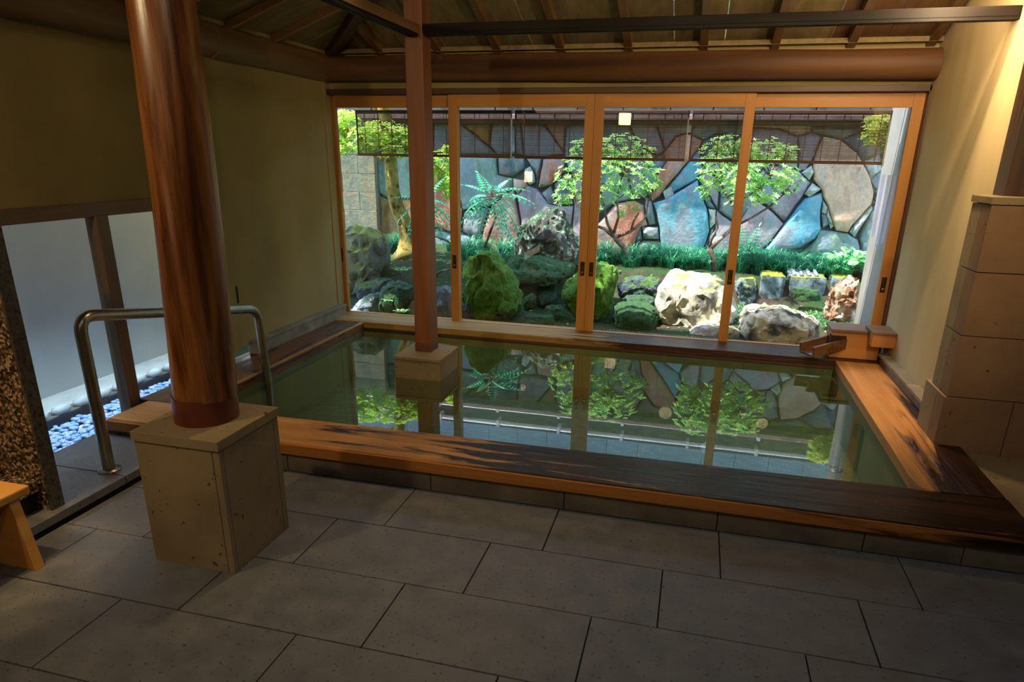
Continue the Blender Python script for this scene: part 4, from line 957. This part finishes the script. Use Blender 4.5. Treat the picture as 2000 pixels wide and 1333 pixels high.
shrub('azalea', 'clipped azalea with a leaning forked trunk behind the stile of the fourth pane', 'shrub', 7.5,
 [(1396,543,.032), (1394,507,.030), (1388,492,.03), (1386,486,.03)],
 [[(1386,488,.024), (1404,470,.022), (1428,448,.022), (1440,420,.018), (1446,385,.012), (1442,340,.008)], [(1386,488,.018), (1390,462,.014), (1402,446,.010), (1398,420,.008)], [(1430,446,.014), (1470,424,.012), (1500,406,.010), (1530,380,.007)], [(1442,412,.013), (1420,385,.01), (1405,350,.007)], [(1446,390,.012), (1480,372,.009), (1505,345,.007)]],
 [(1400,318,42,48,0), (1385,360,28,34,.05), (1450,330,50,60,-.05), (1510,335,50,48,0), (1545,355,26,30,.05), (1480,295,55,30,.05), (1420,285,36,24,0), (1500,375,48,28,0), (1540,300,22,18,0), (1450,385,38,24,-.1)], 'lf_azalea', 560, seedv=12)
mp = shrub('maple_tree', 'old maple with a flaking yellow trunk in the first pane', 'tree', 7.1,
 [(797,503,.20), (797,486,.12), (795,462,.09), (789,432,.085), (777,408,.078), (768,375,.074), (765,335,.070), (762,300,.066), (756,255,.062), (752,222,.07), (738,150,.06), (730,60,.05)],
 [[(762,302,.03), (745,312,.022), (722,298,.014), (700,270,.010), (680,250,.006)], [(756,250,.03), (790,280,.02), (830,310,.014), (860,330,.008)], [(752,225,.03), (700,180,.02), (660,150,.012)]],
 [(745,262,62,22,0), (715,290,22,10,-.1), (700,285,34,14,.1), (790,272,40,20,0), (775,295,30,14,-.1), (675,240,30,22,.1), (660,265,22,18,.1), (665,290,16,14,0), (870,320,22,30,.2), (858,350,20,24,.2), (880,370,16,24,.1)], 'lf_maple', 820, .055, .026, 13, 'bark_y', 40, 5)
# higher crown of the same maple, above the window head
fm = MB(); random.seed(5)
for k in range(2900):
    p = Vector((random.uniform(-4.5, -1.85), random.uniform(5.4, 6.55), random.uniform(2.5, 3.1)))
    rosette(fm, p, Vector((random.uniform(-.4, .4), random.uniform(-.4, .4), 1)).normalized(), 5, .075, .04)
for k in range(60):
    p = Vector((random.uniform(-1.0, 1.4), random.uniform(5.9, 7.6), random.uniform(2.5, 3.0)))
    rosette(fm, p, Vector((random.uniform(-.4, .4), random.uniform(-.4, .4), 1)).normalized(), 5, .075, .04)
fm.build('upper_foliage', M['lf_canopy'], mp, 'stuff')
shrub('overhanging_tree', 'bright yellow-green tree reaching in at the far right above the blind', 'tree', 7.55,
 [(1790,520,.05), (1785,420,.045), (1770,330,.04)], [[(1775,350,.03), (1740,290,.02), (1715,260,.012)], [(1772,340,.03), (1750,270,.02), (1725,235,.010)]],
 [(1716,245,26,22,0), (1706,272,22,18,0), (1730,265,22,26,0), (1740,300,16,20,0), (1760,260,40,46,0)], 'lf_yellow', 240, .07, .024, 14, 'bark', 20, 6)
def frond(mb, st, p, d, ln, droop, npair, ll, lw, taper=True):
    """pinnate frond : rachis from p along d, bending down"""
    pts = []; q = p.copy(); dd = (d.normalized() + Vector((0, 0, .16))).normalized(); droop = droop * .75 + .35
    for k in range(9):
        pts.append(q.copy()); q = q + dd * (ln / 8); dd = (dd + Vector((0, 0, -droop / 8))).normalized()
    st.tube(pts, [.005 - .0004 * k for k in range(9)], 4, False)
    for k in range(npair):
        t = .2 + .78 * (k + .6) / npair; i = min(7, int(t * 8)); f = t * 8 - i
        c = pts[i].lerp(pts[i + 1], f); ax = (pts[i + 1] - pts[i]).normalized()
        s = ax.cross(Vector((0, 0, 1))).normalized()
        w = math.sin(PI * min(1, .25 + t * .75)) if taper else 1
        for sg in (-1, 1):
            leaf(mb, c, (s * sg * .9 + ax * .35 + Vector((0, 0, -.25))).normalized(), s.cross(ax), ll * (w * .8 + .25), lw, .1, .12)
    leaf(mb, pts[-1], (pts[-1] - pts[-2]).normalized(), Vector((0, 0, 1)), ll * .8, lw)
def pinnate(name, label, y, stem, tops, seedv, mt='lf_teal', cat='shrub', ll=.088, lw=.030):
    random.seed(seedv); b = P(*stem[0], y); r = empty(name, (b.x, y, b.z), label, cat)
    pts = [P(a, c, y) for a, c in stem]; st = MB().tube(pts, [.016 - .002 * k for k in range(len(pts))], 7)
    fm = MB()
    for (ax, ay, bx_, by, dy, droop) in tops:
        p = P(ax, ay, y); q = P(bx_, by, y + dy); d = q - p
        frond(fm, st, p, (d + Vector((0, 0, droop * d.length * .2))), d.length * 1.15, droop, 7, ll, lw)
    st.build('stem', M['bark'], r, smooth=True); fm.build('foliage', M[mt], r, 'stuff'); return r
pinnate('pinnate_shrub', 'teal shrub with drooping feathery fronds in the second pane', 6.95, [(947,482), (958,452), (968,425), (963,395), (955,375)],
 [(957,392,905,442,-.1,1.0), (957,385,902,404,-.25,.6), (957,380,915,360,-.1,.5), (957,378,938,342,.1,.4), (958,378,985,352,.1,.6), (960,380,1018,366,-.1,.6), (960,384,1042,398,-.15,.7), (962,392,1010,446,-.2,1.0), (962,395,978,450,-.3,1.2), (958,395,938,452,-.35,1.2), (960,390,1000,405,-.4,.8), (957,388,928,420,-.4,.9), (960,380,965,360,-.35,.5), (960,382,1005,380,.25,.6), (957,385,925,385,.25,.6), (964,420,1000,470,-.1,1.2), (958,390,908,420,.2,1.), (960,385,1030,385,.2,.9), (960,388,985,425,-.3,1.)], 21)
pinnate('pinnate_shrub', 'teal shrub with feathery fronds partly hidden behind the square post', 6.9, [(845,500), (838,460), (832,420), (828,390)],
 [(828,392,778,382,-.1,.6), (828,395,785,420,-.15,1.0), (828,398,800,452,-.2,1.2), (830,392,868,395,-.1,.7), (830,396,884,440,-.1,1.0), (830,398,862,462,-.2,1.2), (830,390,860,352,.1,.4), (828,390,800,350,.1,.4), (830,398,888,470,.1,1.1), (830,395,876,420,.2,.8)], 22)
pinnate('fern', 'teal fern growing among the grass right of the last stile', 7.75, [(1462,500), (1462,492)],
 [(1462,494,1430,470,-.1,.8), (1462,494,1452,448,.1,.5), (1462,494,1478,450,.05,.5), (1462,494,1505,465,.0,.8), (1462,494,1500,485,-.2,.8), (1462,494,1440,492,-.25,.8), (1462,494,1468,470,-.25,.7)], 23, cat='fern', ll=.09, lw=.024)
random.seed(31)
def grass(label, spots, n, hh):
    mb = MB()
    cs_ = []
    for k in range(n // 34):
        x0, x1, y0, y1 = random.choice(spots); cs_.append((random.uniform(x0, x1), random.uniform(y0, y1), random.uniform(.75, 1.2)))
    for k in range(n):
        cx_, cy_, q_ = random.choice(cs_); a = random.uniform(0, 2 * PI); x = cx_ + .035 * math.cos(a) * random.random(); y = cy_ + .035 * math.sin(a) * random.random()
        b = Vector((x, y, gz(x, y) - .01)); ln = hh * q_ * random.uniform(.65, 1.25)
        h = Vector((math.cos(a), math.sin(a) - .15, 0)) * random.uniform(.35, 1.25); up = Vector((0, 0, 1)); w = Vector((-h.y, h.x, 0)).normalized() * .0058
        pr = b; i = len(mb.v); mb.v += [tuple(b - w), tuple(b + w)]
        for s in range(1, 4):
            t = s / 3; p = b + h * ln * t * t * .75 + up * ln * (t - .52 * t * t) * 1.25; ww = w * (1 - t * .85)
            mb.v += [tuple(p - ww), tuple(p + ww)]; j = i + 2 * s; mb.f.append((j - 2, j - 1, j + 1, j))
    return tag(mb.build('mondo_grass', M['lf_grass'], None, 'stuff'), label, 'grass')
grass('band of dark green mondo grass along the foot of the stone wall', [(-1.2, -.2, 7.45, 8.15), (-.2, .9, 7.5, 8.2), (.4, 1.9, 7.42, 8.2), (.5, 2.0, 7.4, 8.0)], 9800, .27)
grass('tufts of mondo grass between the maple and the pointed mossy rock', [(-3.55, -3.2, 7.3, 7.8), (-2.9, -2.2, 6.9, 7.8), (-2.3, -1.6, 7.3, 8.0), (-2.0, -1.75, 6.6, 7.0)], 3000, .26)
mb = MB(); random.seed(33)
for k in range(150):
    x = random.uniform(1.35, 2.0); y = random.uniform(7.4, 8.0); c = Vector((x, y, gz(x, y) + random.uniform(.1, .26))); r_ = random.uniform(.02, .045); i = len(mb.v)
    nrm = (rdir() * .5 + Vector((0, -.3, 1))).normalized(); t = nrm.orthogonal().normalized(); b = nrm.cross(t)
    mb.v += [tuple(c + (t * math.cos(a) + b * math.sin(a)) * r_) for a in [2 * PI * q / 8 for q in range(8)]]; mb.f.append(tuple(i + q for q in range(8)))
tag(mb.build('ground_cover', M['lf_cover'], None, 'stuff'), 'bright round-leaved plants at the right end of the grass', 'plants')
mb = MB()
for k in range(5200):
    x = random.uniform(-1.35, .1) if random.random() < .75 else random.uniform(.4, 1.3)
    y = random.uniform(5.45, 5.8) if x < .1 else random.uniform(6.4, 7.05)
    d = (rdir() + Vector((0, 0, .8))).normalized(); leaf(mb, Vector((x, y, gz(x, y) - .004)), d, rdir(), random.uniform(.012, .03), .010)
tag(mb.build('moss_carpet', M['lf_cover'], None, 'stuff'), 'low bright green ground moss beside the window sill', 'moss')
mb = MB()
for k in range(420):
    x = random.uniform(-3.3, 1.3); y = random.uniform(5.5, 7.3); d = rdir(); d.z *= .2
    leaf(mb, Vector((x, y, gz(x, y) + .008)), d.normalized(), Vector((random.uniform(-.4, .4), random.uniform(-.4, .4), 1)), random.uniform(.02, .05), .018)
tag(mb.build('leaf_litter', M['litter'], None, 'stuff'), 'scattered brown fallen leaves on the garden soil', 'leaves')
for i, (seq, lb) in enumerate((([(845, 542), (862, 530), (880, 526), (905, 528)], 'thin bare stick lying behind the second stile'), ([(850, 462), (872, 470), (890, 482), (900, 505)], 'curved bare branch hanging behind the second stile'))):
    tag(MB().tube([P(a, b, 6.6) for a, b in seq], [.012, .011, .009, .006], 6).build('fallen_stick', M['bark'], None, None, True), lb, 'stick')
random.seed(34)
for i, (px, py, y, lb) in enumerate(((786, 532, 6.25, 'small bright seedling between the rocks at the foot of the maple'), (762, 590, 5.62, 'tiny bright seedling in front of the dark mossy rock'), (785, 612, 5.55, 'tiny seedling low beside the square post'))):
    b = P(px, py, y); r = empty('seedling', tuple(b), lb, 'plant'); fm = MB(); st = MB()
    st.tube([b - Vector((0, 0, .05)), b], .003, 4)
    for k in range(7):
        a = k * .9; frond(fm, st, b, Vector((math.cos(a), math.sin(a), .9)), .07 if i else .11, 1.0, 3, .03 if i else .04, .016)
    st.build('stem', M['bark'], r); fm.build('leaves', M['lf_cover'], r)

# ---- bamboo blinds under the eaves
YB_ = 5.72
for n, (x0, x1, lb) in enumerate(((-2.955, -1.545, 'leftmost rolled-down bamboo blind, in front of the maple'), (-1.525, -0.133, 'middle rolled-down bamboo blind, in front of the left azalea'), (-0.112, 1.285, 'rightmost rolled-down bamboo blind, in front of the right azalea'))):
    r = empty('bamboo_blind', ((x0 + x1) / 2, YB_, 1.84), lb, 'blind')
    bx('top_rail', (x0, YB_ - .012, 1.815), (x1, YB_ + .012, 1.842), M['blindrail'], r, bev=.003)
    bx('bottom_rail', (x0, YB_ - .012, 1.468), (x1, YB_ + .012, 1.492), M['blindrail'], r, bev=.003)
    sm = MB(); z = 1.497; random.seed(n)
    while z < 1.812:
        sm.box((x0 + .004, YB_ - .0022, z + random.uniform(-.0006, .0006)), (x1 - .004, YB_ + .0022, z + .0060)); z += .0094
    sm.build('slats', M['blind'], r, 'stuff')
    k = x0 + .08
    while k < x1:
        bx('cord', (k, YB_ - .006, 1.49), (k + .006, YB_ - .003, 1.815), M['blindrail'], r); k += .125
    bx('side_strip', (x0, YB_ - .006, 1.49), (x0 + .012, YB_ + .004, 1.815), M['blindrail'], r)
    bx('pull_cord', (x1 - .012, YB_ - .016, 1.462), (x1 - .002, YB_ - .008, 1.84), M['cord'], r)
    for k in range(4):
        xx = x0 + .15 + k * (x1 - x0 - .3) / 3; MB().tube([(xx, YB_, 1.84), (xx, YB_, 1.97)], .006, 6).build('hook', M['bronze'], r)
ev = empty('eaves', (-0.8, 5.6, 2.0), 'dark timber eaves board over the outside of the window', 'eaves')
bx('soffit', (-3.6, 5.36, 1.965), (1.5, 5.68, 1.99), M['dark_x'], ev)
bx('fascia', (-3.6, 5.668, 1.93), (1.5, 5.682, 2.0), M['dark_x'], ev)
MB().tube([(-3.6, 5.76, 1.880), (1.5, 5.76, 1.880)], .010, 8).build('gutter', M['pipe'], ev, smooth=True)
# ---- outside return wall with its translucent sheet
sw = empty('wall_outside', (1.42, 5.75, 0.1), kind='structure')
bx('return_wall', (1.378, 5.345, -0.1), (1.50, 6.16, 3.0), M['sleeve'], sw, bev=.004)
cs = empty('corrugated_sheet', (1.37, 5.7, 1.1), 'lavender strips of corrugated sheet hung on the pale outside wall', 'sheet')
for y0, y1, zb_ in ((5.42, 5.48, .93), (5.56, 5.63, .90), (5.72, 5.80, .95)):
    mb = MB(); k = 8
    for i in range(k + 1):
        y = y0 + (y1 - y0) * i / k; x = 1.315 - .012 * math.sin(PI * i / k)
        mb.v += [(x, y, zb_ + .015 * math.sin(i * 2.1)), (x, y, 1.40)]
    for i in range(k): mb.f.append((2 * i, 2 * i + 2, 2 * i + 3, 2 * i + 1))
    mb.build('strip', M['pvc'], cs, smooth=True)
